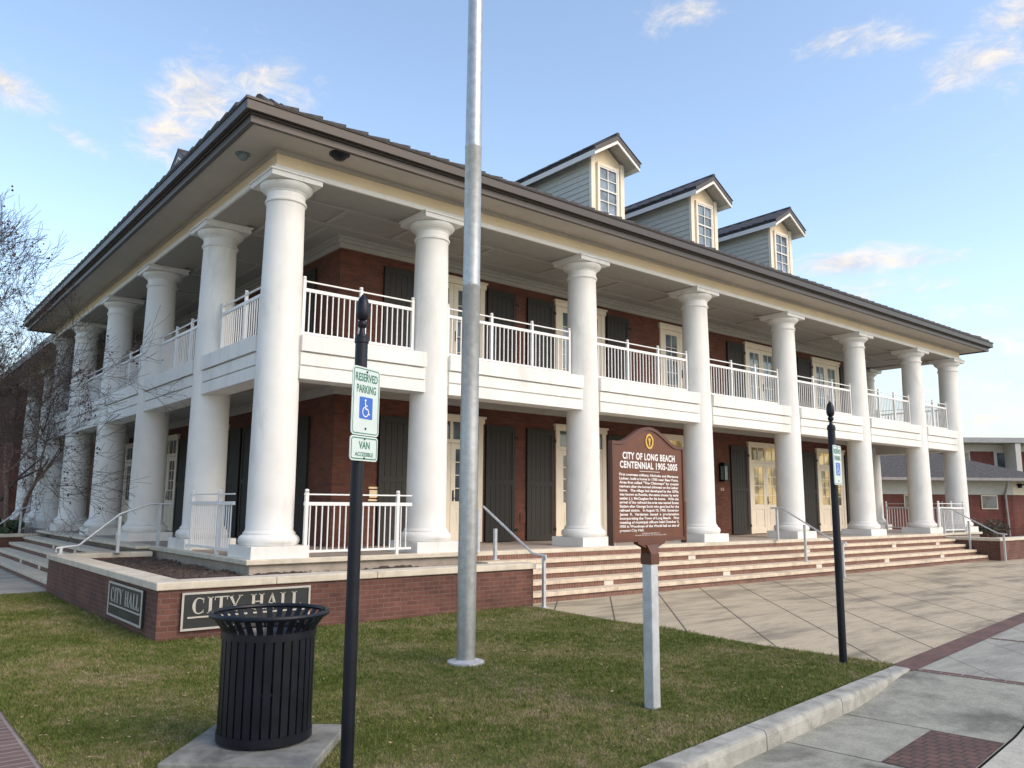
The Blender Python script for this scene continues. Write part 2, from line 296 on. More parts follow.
# ================================================================== GROUND
U = Vector((math.cos(R(7.2)), math.sin(R(7.2)), 0)); V = Vector((-U.y, U.x, 0)); O = Vector((3.5, -8.76, 0))
def st(u, v, z=0): q = O+U*u+V*v; return (q.x, q.y, z)
def sheet(name, pts, z, m, lab=None):
    b = MB(); b.add([(x, y, z) for x, y in pts], [tuple(range(len(pts)))]); o = b.build(name, m, fix=False); tag(o, kind='structure'); return o
def stp(u, v): return st(u, v)[:2]
gmat = mat('ground_far', (.12, .13, .06), .95, var=.4, scale=.4)
ground = sheet('ground', [(-600, -400), (600, -400), (600, 800), (-600, 800)], -.30, gmat)
lawnm = bpy.data.materials.new('lawn_soil'); lawnm.use_nodes = True
def lawn_nodes(m, blades):
    t = m.node_tree; b = t.nodes['Principled BSDF']; b.inputs['Roughness'].default_value = .9; b.inputs['Specular IOR Level'].default_value = .2
    g = N(t, 'ShaderNodeNewGeometry'); n1 = N(t, 'ShaderNodeTexNoise', i={'Scale': .75, 'Detail': 7, 'Roughness': .68}); Lk(t, g.outputs['Position'], n1.inputs['Vector'])
    n2 = N(t, 'ShaderNodeTexNoise', i={'Scale': 7., 'Detail': 5, 'Roughness': .65}); Lk(t, g.outputs['Position'], n2.inputs['Vector'])
    s = mth(t, 'ADD', mth(t, 'MULTIPLY', n1.outputs[0], .58), mth(t, 'MULTIPLY', n2.outputs[0], .42)); s = mth(t, 'ADD', mth(t, 'MULTIPLY', mth(t, 'SUBTRACT', s, .5), 1.5), .5)
    if blades:
        a = N(t, 'ShaderNodeAttribute'); a.attribute_name = 'rnd'; s = mth(t, 'ADD', s, mth(t, 'MULTIPLY', mth(t, 'SUBTRACT', a.outputs['Fac'], .5), .30))
    r = N(t, 'ShaderNodeValToRGB'); Lk(t, s, r.inputs[0]); e = r.color_ramp
    cs = [(.33, (.075, .105, .02)), (.45, (.125, .16, .033)), (.54, (.185, .195, .06)), (.64, (.27, .235, .115)), (.72, (.37, .29, .19))] if blades else [(.3, (.07, .08, .024)), (.5, (.12, .11, .045)), (.62, (.15, .115, .065)), (.75, (.22, .165, .11))]
    while len(e.elements) < len(cs): e.elements.new(.5)
    for q, (pp, c) in zip(e.elements, cs): q.position = pp; q.color = (*c, 1)
    Lk(t, r.outputs[0], b.inputs['Base Color'])
    if not blades:
        bp = N(t, 'ShaderNodeBump'); bp.inputs['Strength'].default_value = .8; bp.inputs['Distance'].default_value = .02; Lk(t, n2.outputs[0], bp.inputs['Height']); Lk(t, bp.outputs[0], b.inputs['Normal'])
lawn_nodes(lawnm, False)
LAWN = [stp(-14, 0)[:2], stp(-.02, 0)[:2], (3.62, -6.0), (3.78, -2.3), (3.0, 0), (-1, 4.75), (-4.38, 4.75), (-4.38, -10.4)]
LAWN = [(-4.38, stp(-7.95, 0)[1]), stp(0, 0), (3.60, -6.0), (3.80, -2.42), (3.0, -1.0), (-2.0, -1.0), (-2.0, 4.75), (-4.38, 4.75)]
sheet('lawn', LAWN, .004, lawnm)
plazam = concrete('plaza_concrete', (.47, .395, .275), (.15, .13, .095), [(1, -1, 1.38, 9.5-1.38, .019)], streak=45, samt=.75)
sheet('plaza', [stp(-.05, .05), stp(60, .05), (62, 40), (27.8, 40), (27.8, -.5), (3.3, -.5), (3.3, -3), (3.5, -6.5)], 0, plazam)
walkm = concrete('sidewalk_concrete', (.33, .325, .275), (.14, .14, .125), [(1, -1, 1.38, 13.55-1.38*5, .008)], streak=40)
sheet('sidewalk', [stp(.08, -.23), stp(.08, -1.5), stp(60, -1.5), stp(60, -.23)], 0, walkm)
bandm = brickmat('paver_band_brick', (.16, .078, .060), (.12, .060, .050), (.11, .085, .075), w=.2, h=.1, flat=True, rot=R(-7.2)); 
sheet('brick_band', [stp(-.05, -.23), stp(60, -.23), stp(60, .05), stp(-.05, .05)], .004, bandm)
b = MB()
b.add([st(0, -.25, .0041), st(.15, -.25, .0041), st(.15, -1.5, .0041), st(0, -1.5, .0041)], [(0,1,2,3)])
b.add([st(3.0, -.25, .0041), st(3.1, -.25, .0041), st(3.1, -1.5, .0041), st(3.0, -1.5, .0041)], [(0,1,2,3)])
tag(b.build('paver_strip', brickmat('paver_strip_brick', (.13, .065, .052), (.11, .058, .048), (.30, .26, .23), w=.2, h=.11, flat=True, rot=R(-97.2)), fix=False), kind='structure')
# apron that drops to the gutter
def sst(x): x = max(0, min(1, x)); return x*x*(3-2*x)
gut = concrete('gutter_concrete', (.31, .305, .25), (.10, .10, .08), samt=.95)
b = MB(); nu, nv = 60, 8
for i in range(nu+1):
    u = -9+9.02*i/nu
    for j in range(nv+1): v = -.2-(1.28)*j/nv; b.v.append(st(u, v, -.13*sst(-u/1.7)+.001))
for i in range(nu):
    for j in range(nv): a = i*(nv+1)+j; b.f.append((a, a+nv+1, a+nv+2, a+1))
tag(b.build('gutter_apron', gut, smooth=True, fix=False), kind='structure')
roadm = concrete('road_concrete', (.46, .44, .37), (.22, .21, .19), samt=.5)
b = MB(); rows = []
for i in range(nu+1):
    u = -60+60.02*i/nu if i < 10 else -9+9.02*(i-10)/(nu-10)
    rows.append(u)
rows += [60.]
for u in rows:
    for v in (-1.498, -30): b.v.append(st(u, v, -.13*sst(-u/1.7)-.002))
for i in range(len(rows)-1): a = i*2; b.f.append((a, a+2, a+3, a+1))
tag(b.build('road', roadm, fix=False), kind='structure')
jm = mat('joint_dark', (.02, .018, .016), .9)
b = MB()
for i in range(40):
    u0, u1 = -6+i*.2, -6+(i+1)*.2
    w = .012
    b.add([st(u0, -1.500, -.13*sst(-u0/1.7)-.012), st(u1, -1.500, -.13*sst(-u1/1.7)-.012), st(u1, -1.48, -.13*sst(-u1/1.7)-.012), st(u0, -1.48, -.13*sst(-u0/1.7)-.012)], [(0,1,2,3)])
for uu, v0, v1 in ((-1.86, -.2, -.93), (-3.08, -.2, -1.48), (-4.6, -.2, -1.48), (-6.1, -.2, -1.48)):
    b.add([st(uu, v0, -.1225*(1 if uu < -1.7 else 1)-.004), st(uu+.008, v0, -.1265), st(uu+.008, v1, -.1265), st(uu, v1, -.1265)], [(0,1,2,3)])
jo = b.build('expansion_joint', jm, fix=False); tag(jo, kind='structure')
b = MB(); b.add([st(-3.07, -1.475, -.1255), st(-1.87, -1.475, -.1255), st(-1.87, -.93, -.1255), st(-3.07, -.93, -.1255)], [(0,1,2,3)])
tag(b.build('tactile_paving', brickmat('tactile_brick', (.135, .068, .052), (.10, .055, .043), (.05, .036, .03), w=.1, h=.1, flat=True, rot=R(-97.2+9), msz=.010, off=.5), fix=False), kind='structure')
# left brick edging, concrete walk
sheet('brick_edging', [(-4.78, -14), (-4.38, -14), (-4.38, 4.75), (-4.78, 4.75)], .006, brickmat('edging_brick', (.19, .12, .10), (.15, .095, .082), (.27, .23, .20), w=.4, h=.105, flat=True, off=0., msz=.012))
sheet('side_walk', [(-30, -14), (-4.78, -14), (-4.78, 4.75), (-2.0, 4.75), (-2, 14), (-30, 14)], .002, concrete('side_walk_concrete', (.40, .38, .33), (.2, .19, .17), [(0, 1, 1.5, 0, .008)], streak=20, samt=.5))
# curb
b = MB()
for i in range(5):
    u1 = -1.86*i*1.0-.0; u0 = u1-1.86+.012
    if i == 0: u0, u1 = -1.9, -.0
    elif i > 0: u1 = -1.9-(i-1)*1.5-.012; u0 = u1-1.488
    for a, c in ((u0, u1),):
        pf = [(-.20, -.2), (-.20, -.025), (-.185, .012), (-.16, .02), (-.02, .024), (0, .012), (0, -.2)]
        n = len(pf); vs = [st(a, v, z) for v, z in pf]+[st(c, v, z) for v, z in pf]
        b.add(vs, [tuple(range(n)), tuple(range(2*n-1, n-1, -1))]+[(k, n+k, n+(k+1)%n, (k+1)%n) for k in range(n)])
tag(b.build('curb', mat('curb_concrete', (.34, .335, .295), .85, var=.2, scale=5., bump=.5, stain=(.11, .11, .09), sscale=2.5, samt=.8)), kind='structure')

# grass blades
def inlawn(x, y):
    vv = (x-O.x)*V.x+(y-O.y)*V.y
    ok = (vv > .01) & (x > -4.37) & (x < 3.60+.05*np.sin(y*2)) & (y < 4.74)
    ok &= ~((x > -2.42) & (y > -2.38))
    ok &= ~(((x-.0)/1 > -.09) & (x < .13) & (np.abs(y+8.32) < .06))
    return ok
def grass(n, near):
    x = rng.uniform(-4.37, 3.65, n*2); y = rng.uniform(-10.2, 4.74, n*2)
    d = np.hypot(x+5.55, y+13.19); keep = (rng.random(n*2) < np.clip((7/d)**1.3, .06, 1)) & inlawn(x, y)
    cc, ss = math.cos(R(-41)), math.sin(R(-41)); lx = (x+3.14)*cc+(y+7.5)*ss*-1*-1; 
    pad = (np.abs((x+3.13)*.752-(y+7.47)*.659) < .46) & (np.abs((x+3.13)*.659+(y+7.47)*.752) < .46)
    keep &= ~pad; x, y, d = x[keep], y[keep], d[keep]; m = len(x)
    sc = np.clip((d/7)**.6, .8, 1.9); patch = .5+.5*np.sin(x*1.7+np.sin(y*1.3)*2)*np.cos(y*1.9+np.sin(x*.8)*2)
    vv = (x-O.x)*V.x+(y-O.y)*V.y
    edge = np.minimum.reduce([np.abs(y+2.46)+(x < -2.6)*9+(x > 3.7)*9, np.abs(x+2.46)+(y < -2.5)*9, np.hypot(x+.1, y+5.77)-.21, np.hypot(x-.04, y+8.32)-.07, np.hypot(x-3.26, y+8.33)-.05, np.hypot(x+2.96, y+8.42)-.05, vv, 3.62-x, x+4.37, np.abs(np.maximum(np.abs((x+3.13)*.752-(y+7.47)*.659), np.abs((x+3.13)*.659+(y+7.47)*.752))-.5)])
    tuft = 1+1.1*np.exp(-np.clip(edge, 0, 9)/.06)*rng.random(m)+.7*(rng.random(m) < .03)
    h = rng.uniform(.009, .027, m)*(.7+.5*patch)*np.clip(sc, .8, 1.4)*tuft; w = rng.uniform(.0022, .0045, m)*sc
    a = rng.uniform(0, 2*math.pi, m); la = rng.uniform(0, 2*math.pi, m); ll = h*rng.uniform(.2, 1.5, m)
    P = np.zeros((m, 3, 3)); dx, dy = np.cos(a)*w, np.sin(a)*w
    P[:,0] = np.c_[x-dx, y-dy, np.full(m, .002)]; P[:,1] = np.c_[x+dx, y+dy, np.full(m, .002)]; P[:,2] = np.c_[x+np.cos(la)*ll, y+np.sin(la)*ll, h+.004]
    me = bpy.data.meshes.new('grass'); me.vertices.add(m*3); me.vertices.foreach_set('co', P.reshape(-1)); me.loops.add(m*3); me.loops.foreach_set('vertex_index', np.arange(m*3, dtype=np.int32))
    me.polygons.add(m); me.polygons.foreach_set('loop_start', np.arange(0, m*3, 3, dtype=np.int32)); me.update(calc_edges=True)
    at = me.attributes.new('rnd', 'FLOAT', 'FACE'); at.data.foreach_set('value', rng.random(m).astype(np.float32))
    g = bpy.data.materials.new('grass_blade'); g.use_nodes = True; lawn_nodes(g, True); me.materials.append(g)
    o = bpy.data.objects.new('grass', me); col.objects.link(o); tag(o, 'short mown winter grass, green and straw coloured, on the front lawn', 'grass', kind='stuff')
grass(900000, True)
def litter():
    b = MB()
    for i in range(1500):
        x, y = random.uniform(-4.3, 3.5), random.gauss(-5.5, 3.5)
        if y > 4.6 or y < -9 or not bool(inlawn(np.array([x]), np.array([y]))[0]): continue
        a = random.uniform(0, 6.28); s = random.uniform(.008, .022); t1, t2 = random.uniform(0, .5), random.uniform(-.3, .5); z = .022
        c, d = math.cos(a), math.sin(a)
        b.add([(x+c*s, y+d*s, z+t1*s), (x-d*s*.5, y+c*s*.5, z+t2*s), (x-c*s, y-d*s, z), (x+d*s*.5, y-c*s*.5, z+.004)], [(0,1,2,3)])
    tag(b.build('fallen_leaves', mat('dead_leaf', (.30, .21, .13), .8, var=.6, scale=5.), fix=False), 'scattered pale dead leaves lying on the front lawn', 'leaves', kind='stuff')
litter()

# ================================================================== BUILDING
PZ = .84
XS = [0, 3.13, 7.37, 11.60, 15.84, 20.07, 24.25, 27.35]; YS = [0, 3.3, 7.35, 11.26, 15.5, 18.6]
XE, YE = 27.35, 18.6; W0 = 2.25; WX1 = 25.1; WY1 = 20.2
hall = tag(empty('town_hall', (0, 0, 0)), 'white columned two storey brick hall with wraparound balcony, grey soffits and dormers', 'building')
# walls
b = MB(); b.box(W0, WX1, W0, WY1-.5, PZ, 7.5); b.build('wall', M['brick'], hall)
b = MB(); b.slab([(2.9, WY1-.5), (24, WY1-.5), (24, 46), (.6, 46), (.6, 34), (2.9, 34)], 0, 7.4); b.build('wall', M['brick'], hall)
# porch floor slab
b = MB(); b.slab([(-.52, -.52), (XE+.52, -.52), (XE+.52, 20.5), (-.52, 20.5)], .02, PZ); b.build('porch_floor', M['slab'], hall, bevel=.01)
b = MB(); b.slab([(-.60, -.60), (3.825, -.60), (3.825, -.72), (24.37, -.72), (24.37, -.60), (XE+.6, -.60), (XE+.6, -.45), (-.45, -.45), (-.45, 4.7), (-.60, 4.7)], PZ-.078, PZ+.004); b.box(-.86, -.455, 4.72, 16.1, PZ-.06, PZ+.004); b.build('porch_edge', M['cope'], hall, bevel=.012)
b = MB(); b.box(3.83, 24.36, -.716, -.53, PZ-.2, PZ-.08)
b.build('step_riser', M['rbrick'], hall)
# columns
def column(x, y, zb=PZ, s=1.0, top=7.45):
    b = MB(); T = Matrix.Translation((x, y, 0))
    b.box(-.5, .5, -.5, .5, zb, zb+.2, T)
    z = zb+.2
    pr = [(.38, z), (.46, z+.003), (.492, z+.04), (.50, z+.085), (.49, z+.13), (.455, z+.165), (.43, z+.175), (.43, z+.205), (.41, z+.225), (.39, z+.26)]
    zt = 7.06
    for k in range(1, 15):
        f = k/14; pr.append((.39-.06*f**1.5, z+.26+(zt-.1-z-.26)*f))
    pr += [(.335, zt-.085), (.36, zt-.07), (.365, zt-.05), (.36, zt-.03), (.345, zt-.02), (.335, zt), (.335, zt+.10), (.355, zt+.115), (.36, zt+.13), (.385, zt+.145), (.43, zt+.18), (.455, zt+.22), (.46, zt+.255), (.44, zt+.27)]
    b.lathe(pr, 40, T)
    b.box(-.47, .47, -.47, .47, zt+.27, zt+.36, T); b.box(-.50, .50, -.50, .50, zt+.36, top, T)
    return b.build('column', M['white'], hall, smooth=True, loc=(x, y, zb), angle=35)
for x in XS: column(x, 0)
for y in YS[1:]: column(0, y)
for y in YS[1:]: column(XE, y)
for y in (22.7, 26.9, 31.1): column(1.0, y)
# entablature beam: white bottom trim + cream frieze + taupe strip of painted shade, as butt-jointed boxes
def ring(b, inset_out, inset_in, z0, z1, x0=0., y0=0., x1=XE, y1=YE):
    a, c = inset_out, inset_in
    b.box(x0-a, x1+a, y0-a, y0-c, z0, z1); b.box(x0-a, x1+a, y1+c, y1+a, z0, z1)
    b.box(x0-a, x0-c, y0-c, y1+c, z0, z1); b.box(x1+c, x1+a, y0-c, y1+c, z0, z1)
b = MB(); ring(b, .40, .35, 7.452, 7.55); b.build('beam_trim', M['trim'], hall, bevel=.008)
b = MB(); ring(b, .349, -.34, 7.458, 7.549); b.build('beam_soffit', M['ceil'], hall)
b = MB(); ring(b, .35, -.30, 7.55, 7.765); b.build('frieze', M['cream'], hall)
b = MB(); ring(b, .39, -.28, 7.765, 7.84); b.build('soffit_shade_strip', M['soffit'], hall)  # carries the dark shade band below the soffit in its colour
# ceilings
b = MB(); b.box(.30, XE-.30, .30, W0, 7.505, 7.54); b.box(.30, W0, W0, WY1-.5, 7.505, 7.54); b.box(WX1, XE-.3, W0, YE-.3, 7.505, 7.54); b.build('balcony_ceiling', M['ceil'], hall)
b = MB()
for y0 in (.60, 1.62):
    b.box(.45, XE-.45, y0, y0+.09, 7.475, 7.504)
for x0 in (.60, 1.62): b.box(x0, x0+.09, 1.75, YE-.5, 7.475, 7.504)
for i in range(len(XS)-1):
    for f in (.5, 1.):
        x = XS[i]+(XS[i+1]-XS[i])*f
        if x < XE-1: b.box(x-.045, x+.045, .70, 1.61, 7.477, 7.504)
for i in range(len(YS)-1):
    for f in (.5, 1.):
        y = YS[i]+(YS[i+1]-YS[i])*f
        if y > 2: b.box(.70, 1.61, y-.045, y+.045, 7.477, 7.504)
b.build('ceiling_trim', M['ceilt'], hall)
def crown(zt, dz):
    b = MB()
    for k, (d, z0, z1) in enumerate(((.05, zt-dz, zt-dz*.55), (.10, zt-dz*.55, zt-dz*.25), (.16, zt-dz*.25, zt-.001))):
        b.box(W0-d, WX1+d, W0-d, W0-.002, z0, z1); b.box(W0-d, W0-.002, W0-.002, WY1-.6, z0, z1); b.box(WX1+.002, WX1+d, W0-.002, 16.4, z0, z1)
    b.build('crown_moulding', M['ceilt'], hall)
crown(7.503, .24); crown(4.20, .16)
# balcony deck with boarded fascia
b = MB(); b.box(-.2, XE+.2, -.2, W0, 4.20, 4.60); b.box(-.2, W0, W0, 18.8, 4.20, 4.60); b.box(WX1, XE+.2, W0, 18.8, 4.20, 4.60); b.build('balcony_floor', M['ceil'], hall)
b = MB()
ring(b, .255, -.16, 3.872, 4.638)
for z0, z1, a in ((3.868, 4.09, .30), (4.115, 4.33, .30), (4.355, 4.642, .335)):
    for i in range(7): b.box(XS[i]+.28, XS[i+1]-.28, -a, -.256, z0, z1)
    for i in range(5): b.box(-a, -.256, YS[i]+.28, YS[i+1]-.28, z0, z1); b.box(XE+.256, XE+a, YS[i]+.28, YS[i+1]-.28, z0, z1)
b.build('balcony_fascia', M['white'], hall, bevel=.004)
b = MB()
for y0 in (1.1,):
    b.box(.4, XE-.4, y0, y0+.08, 4.17, 4.199)
for x in [q for i in range(7) for q in (XS[i]+.01, (XS[i]+XS[i+1])/2)][1:]: b.box(x-.04, x+.04, .2, 1.095, 4.172, 4.199)
b.box(1.1, 1.18, 1.7, 18, 4.17, 4.199)
b.build('ceiling_trim', M['ceilt'], hall)
# railings
def railing(pts, zb, post_pos, hall=hall, h=1.06, ret=None):
    """straight run pts=(a,b) plan; posts at fractions"""
    a, c = Vector((*pts[0], 0)), Vector((*pts[1], 0)); L = (c-a).length; d = (c-a)/L
    P = lambda s, z: tuple(a+d*s+Vector((0, 0, z)))
    b = MB(); b.bar(P(0, zb+h-.012), P(L, zb+h-.012), .035, .024); b.bar(P(0, zb+h-.17), P(L, zb+h-.17), .045, .06); b.bar(P(0, zb+.10), P(L, zb+.10), .04, .04)
    n = max(2, int(round(L/.112)))
    for i in range(1, n):
        s = L*i/n
        if all(abs(s-q*L) > .03 for q in post_pos): b.bar(P(s, zb+.12), P(s, zb+h-.20), .019)
    r = b.build('railing', M['rail'], hall, loc=tuple(a+Vector((0,0,zb))))
    for q in post_pos:
        b = MB(); b.bar(P(q*L, zb), P(q*L, zb+h+.02), .056); b.lathe([(.001, 0), (.03, .008), (.036, .03), (.03, .052), (.001, .06)], 10, Matrix.Translation(P(q*L, zb+h+.02)))
        b.build('railing_post', M['rail'], r)
    return r
for i in range(7):
    x0, x1 = XS[i]+.42, XS[i+1]-.42; railing(((x0, 0), (x1, 0)), 4.64, [0, .5, 1] if x1-x0 < 3 else [0, 1/3, 2/3, 1])
for i in range(5):
    y0, y1 = YS[i]+.42, YS[i+1]-.42; railing(((0, y0), (0, y1)), 4.64, [0, .5, 1] if y1-y0 < 3 else [0, 1/3, 2/3, 1])
for i in range(2):
    y0, y1 = YS[i]+.42, YS[i+1]-.42; railing(((XE, y0), (XE, y1)), 4.64, [0, .5, 1])
railing(((.40, -.44), (2.52, -.44)), PZ, [0.02, .86]); railing(((-.44, .50), (-.44, 2.8)), PZ, [.3, .92])
railing(((XS[6]+.5, -.40), (XE-.5, -.40)), PZ, [0, .5, 1]); railing(((XE, .55), (XE, 2.75)), PZ, [0, .5, 1])
railing(((XE-2.1, 3.3), (XE-.5, 3.3)), PZ, [0, .5, 1])
# doors
def french_door(T, zb, zt, lit=False, transom=False, side='front'):
    """double door in a cream casing; T local: x along wall, y into wall, z up; origin on wall plane at centre, z=0"""
    e = empty('french_door', tuple(T @ Vector((0, 0, zb))), hall)
    b = MB(); hw = .93
    b.box(-hw, -hw+.14, -.05, .05, zb, zt-.12, T); b.box(hw-.14, hw, -.05, .05, zb, zt-.12, T); b.box(-hw-.03, hw+.03, -.07, .05, zt-.12, zt, T); b.box(-hw-.06, hw+.06, -.10, .05, zt, zt+.05, T)
    dt = zt-.62 if transom else zt-.12
    if transom: b.box(-hw+.14, hw-.14, -.045, .04, dt, dt+.09, T); b.box(-.04, .04, -.045, .04, dt+.09, zt-.12, T)
    b.build('door_casing', M['door'], e, bevel=.005)
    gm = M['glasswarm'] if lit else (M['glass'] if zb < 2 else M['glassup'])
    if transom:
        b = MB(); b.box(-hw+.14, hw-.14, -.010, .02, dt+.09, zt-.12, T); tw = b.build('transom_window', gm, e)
        for x in (-.41, .41): b = MB(); b.box(x-.012, x+.012, -.03, -.011, dt+.09, zt-.12, T); b.build('glazing_bar', M['door'], tw)
    for s in (-1, 1):
        x0, x1 = (-.79, -.004) if s < 0 else (.004, .79)
        H = dt-zb; gb = zb+H*.41 if transom else zb+H*.13; gt = dt-.14; st_ = .13
        b = MB()
        b.box(x0, x0+st_, -.03, .03, zb+.01, dt-.005, T); b.box(x1-st_, x1, -.03, .03, zb+.01, dt-.005, T)
        b.box(x0+st_, x1-st_, -.03, .03, gt, dt-.005, T); b.box(x0+st_, x1-st_, -.03, .03, gb-.16, gb, T); b.box(x0+st_, x1-st_, -.03, .03, zb+.01, zb+.2, T)
        if gb-.16 > zb+.2: b.box(x0+st_, x1-st_, -.012, .03, zb+.2, gb-.16, T); b.box(x0+st_+.06, x1-st_-.06, -.022, -.0125, zb+.27, gb-.23, T)
        b.build('door_leaf', M['door'], e, bevel=.004)
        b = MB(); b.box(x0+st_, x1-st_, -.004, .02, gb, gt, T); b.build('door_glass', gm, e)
        b = MB(); xm = (x0+x1)/2; b.box(xm-.011, xm+.011, -.024, -.005, gb, gt, T); nr = 4 if transom else 5
        for k in range(1, nr): zz = gb+(gt-gb)*k/nr; b.box(x0+st_, x1-st_, -.023, -.005, zz-.011, zz+.011, T)
        b.build('glazing_bar', M['door'], e)
    b = MB()
    hx = .06
    b.box(hx-.01, hx+.03, -.045, -.031, zb+.95, zb+1.2, T); b.bar(T @ Vector((hx+.01, -.05, zb+1.02)), T @ Vector((hx+.13, -.05, zb+1.02)), .018)
    b.build('door_handle', M['blackm'], e)
def shutter(T, cx, zb, zt, w=.90):
    b = MB(); x0, x1 = cx-w/2, cx+w/2
    n = 6
    for k in range(n):
        a = x0+.004+(w-.008)*k/n; c = x0+.004+(w-.008)*(k+1)/n; b.box(a+.004, c-.004, -.045, -.012, zb+.02, zt-.02, T)
    b.box(x0, x1, -.012, .02, zb, zt, T)
    for a, c in ((x0, x0+.09), (x1-.09, x1)): b.box(a, c, -.062, -.046, zb, zt, T)
    H = zt-zb
    for z0, hh in ((zb, .14), (zb+H*.5-.05, .12), (zt-.14, .14)): b.box(x0+.09, x1-.09, -.0625, -.046, z0, z0+hh, T)
    o = b.build('shutter', M['shutter'], hall, loc=tuple(T @ Vector((cx, 0, zb))))
    h = MB()
    for z in (zb+.25, zt-.3): 
        for xx in (x1-.02, ): h.box(xx, xx+.07, -.08, -.063, z, z+.035, T); h.lathe([(.014, -.03), (.014, .06)], 8, T @ Matrix.Translation((x1+.06, -.07, z)))
    h.build('shutter_hinge', M['blackm'], o)
FT = lambda x: Tm((x, W0, 0), (1, 0, 0))
ST = lambda y: Tm((W0, y, 0), (0, -1, 0))
DX = [5.25, 9.49, 13.72, 18.03, 22.2]
for i, x in enumerate(DX):
    french_door(FT(x), PZ+.02, 3.78, lit=(i in (2, 3, 4)), transom=True)
    french_door(FT(x), 4.64, 7.12)
    for s in (-1, 1):
        if i == 2: continue
        shutter(FT(x), s*1.47, PZ+.02, 3.66)
        if not (i == 3 and s > 5): shutter(FT(x), s*1.47, 4.66, 7.06)
for y in (5.3, 9.3, 13.5):
    french_door(ST(y), PZ+.02, 3.78, transom=True); french_door(ST(y), 4.64, 7.12)
    for s in (-1, 1): shutter(ST(y), s*1.47, PZ+.02, 3.66); shutter(ST(y), s*1.47, 4.66, 7.06)
french_door(ST(17.7), PZ+.02, 3.78, transom=True); shutter(FT(3.1), 0, 4.66, 7.06, .8) if False else None
# wall fittings
def wall_lantern(x, z):
    T = FT(x); b = MB(); b.box(-.09, .09, -.04, 0, z-.28, z+.28, T); b.box(-.13, .13, -.24, -.04, z+.20, z+.26, T); b.box(-.08, .08, -.20, -.06, z+.26, z+.31, T); b.box(-.12, .12, -.23, -.04, z-.28, z-.23, T)
    for sx in (-.115, .095):
        for sy in (-.225, -.06): b.box(sx, sx+.02, sy, sy+.02, z-.23, z+.20, T)
    o = b.build('wall_lantern', M['blackm'], hall, loc=(x, W0, z)); b = MB(); b.box(-.09, .09, -.20, -.065, z-.229, z+.199, T); b.build('lantern_glass', M['lamp'], o)
wall_lantern(15.62, 2.78); wall_lantern(11.80, 2.78)
vs, fs = text_geo('315', .085, fat=.01); b = MB(); b.add(vs, fs, Tm((15.66, W0-.012, 2.22), (1, 0, 0))); b.build('house_number', M['plaque'], hall, fix=False)
b = MB(); T = FT(3.30); 
b.box(-.19, .19, -.03, 0, 1.79, 1.835, T); b.box(-.17, .17, -.035, 0, 1.865, 2.03, T); b.box(-.19, .19, -.03, 0, 2.055, 2.10, T); b.build('wall_plaque', M['plaque'], hall, bevel=.004)
b = MB(); T = FT(7.47); b.box(-.09, .09, -.015, 0, 1.30, 1.55, T)
for k in range(5): b.box(-.08, .08, -.025, -.0155, 1.32+k*.045, 1.335+k*.045, T)
b.build('wall_vent', M['brick'], hall)
# soffit, gutter, roof
OV = 1.12
b = MB()
a = OV; c = .385
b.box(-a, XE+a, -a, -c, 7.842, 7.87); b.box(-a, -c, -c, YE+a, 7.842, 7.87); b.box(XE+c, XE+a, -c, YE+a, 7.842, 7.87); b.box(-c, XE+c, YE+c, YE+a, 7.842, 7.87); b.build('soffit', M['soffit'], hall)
b = MB(); ring(b, OV+.02, OV-.06, 7.80, 8.07); b.build('fascia_board', M['fascia2'], hall)
b = MB(); 
ring(b, OV+.06, OV+.021, 7.92, 8.13); ring(b, OV+.14, OV+.061, 7.95, 8.11); ring(b, OV+.16, OV+.061, 8.111, 8.16); b.build('gutter', M['fascia'], hall, bevel=.006)
SL = .47; ez = 8.155; eo = OV+.14
hy = (YE+2*eo)/2; rz = ez+SL*hy
b = MB(); x0, x1, y0, y1 = -eo, XE+eo, -eo, YE+eo
b.add([(x0,y0,ez),(x1,y0,ez),(x1,y1,ez),(x0,y1,ez),(x0+hy,y0+hy,rz),(x1-hy,y0+hy,rz),(x0,y0,ez-.05),(x1,y0,ez-.05),(x1,y1,ez-.05),(x0,y1,ez-.05)],
      [(0,1,5,4),(1,2,5),(2,3,4,5),(3,0,4),(6,7,1,0),(7,8,2,1),(8,9,3,2),(9,6,0,3),(6,9,8,7)])
roof = b.build('roof', M['shingle'], hall)
b = MB()
def tile_row(b, o, d, n_in, L, setback, w=.43, tilt=.05):
    o, d, n_in = Vector(o), Vector(d), Vector(n_in); n = int(L/w); ww = L/n
    for i in range(n):
        if i == 0 or i == n-1: continue
        s0, s1 = i*ww+.005, (i+1)*ww-.005; j = random.uniform(-.006, .006)
        def P(s, t, h): return o+d*s+n_in*t+Vector((0, 0, SL*t+h))
        t0, t1 = setback-.03, setback+.42
        q = [P(s0,t0,.012+j),P(s1,t0,.012+tilt+j),P(s1,t1,.01+tilt*.7),P(s0,t1,.004),P(s0,t0,-.01),P(s1,t0,-.01),P(s1,t1,-.01),P(s0,t1,-.01)]
        b.add([tuple(z) for z in q], [(0,1,2,3),(4,7,6,5),(0,4,5,1),(1,5,6,2),(2,6,7,3),(3,7,4,0)])
for r_ in range(2):
    sb = r_*.4+.0
    tile_row(b, (x0+sb, y0, ez), (1,0,0), (0,1,0), x1-x0-2*sb, sb); tile_row(b, (x0, y1-sb, ez), (0,-1,0), (1,0,0), y1-y0-2*sb, sb); tile_row(b, (x1, y0+sb, ez), (0,1,0), (-1,0,0), y1-y0-2*sb, sb)
b.build('eave_tiles', M['shingle'], roof)
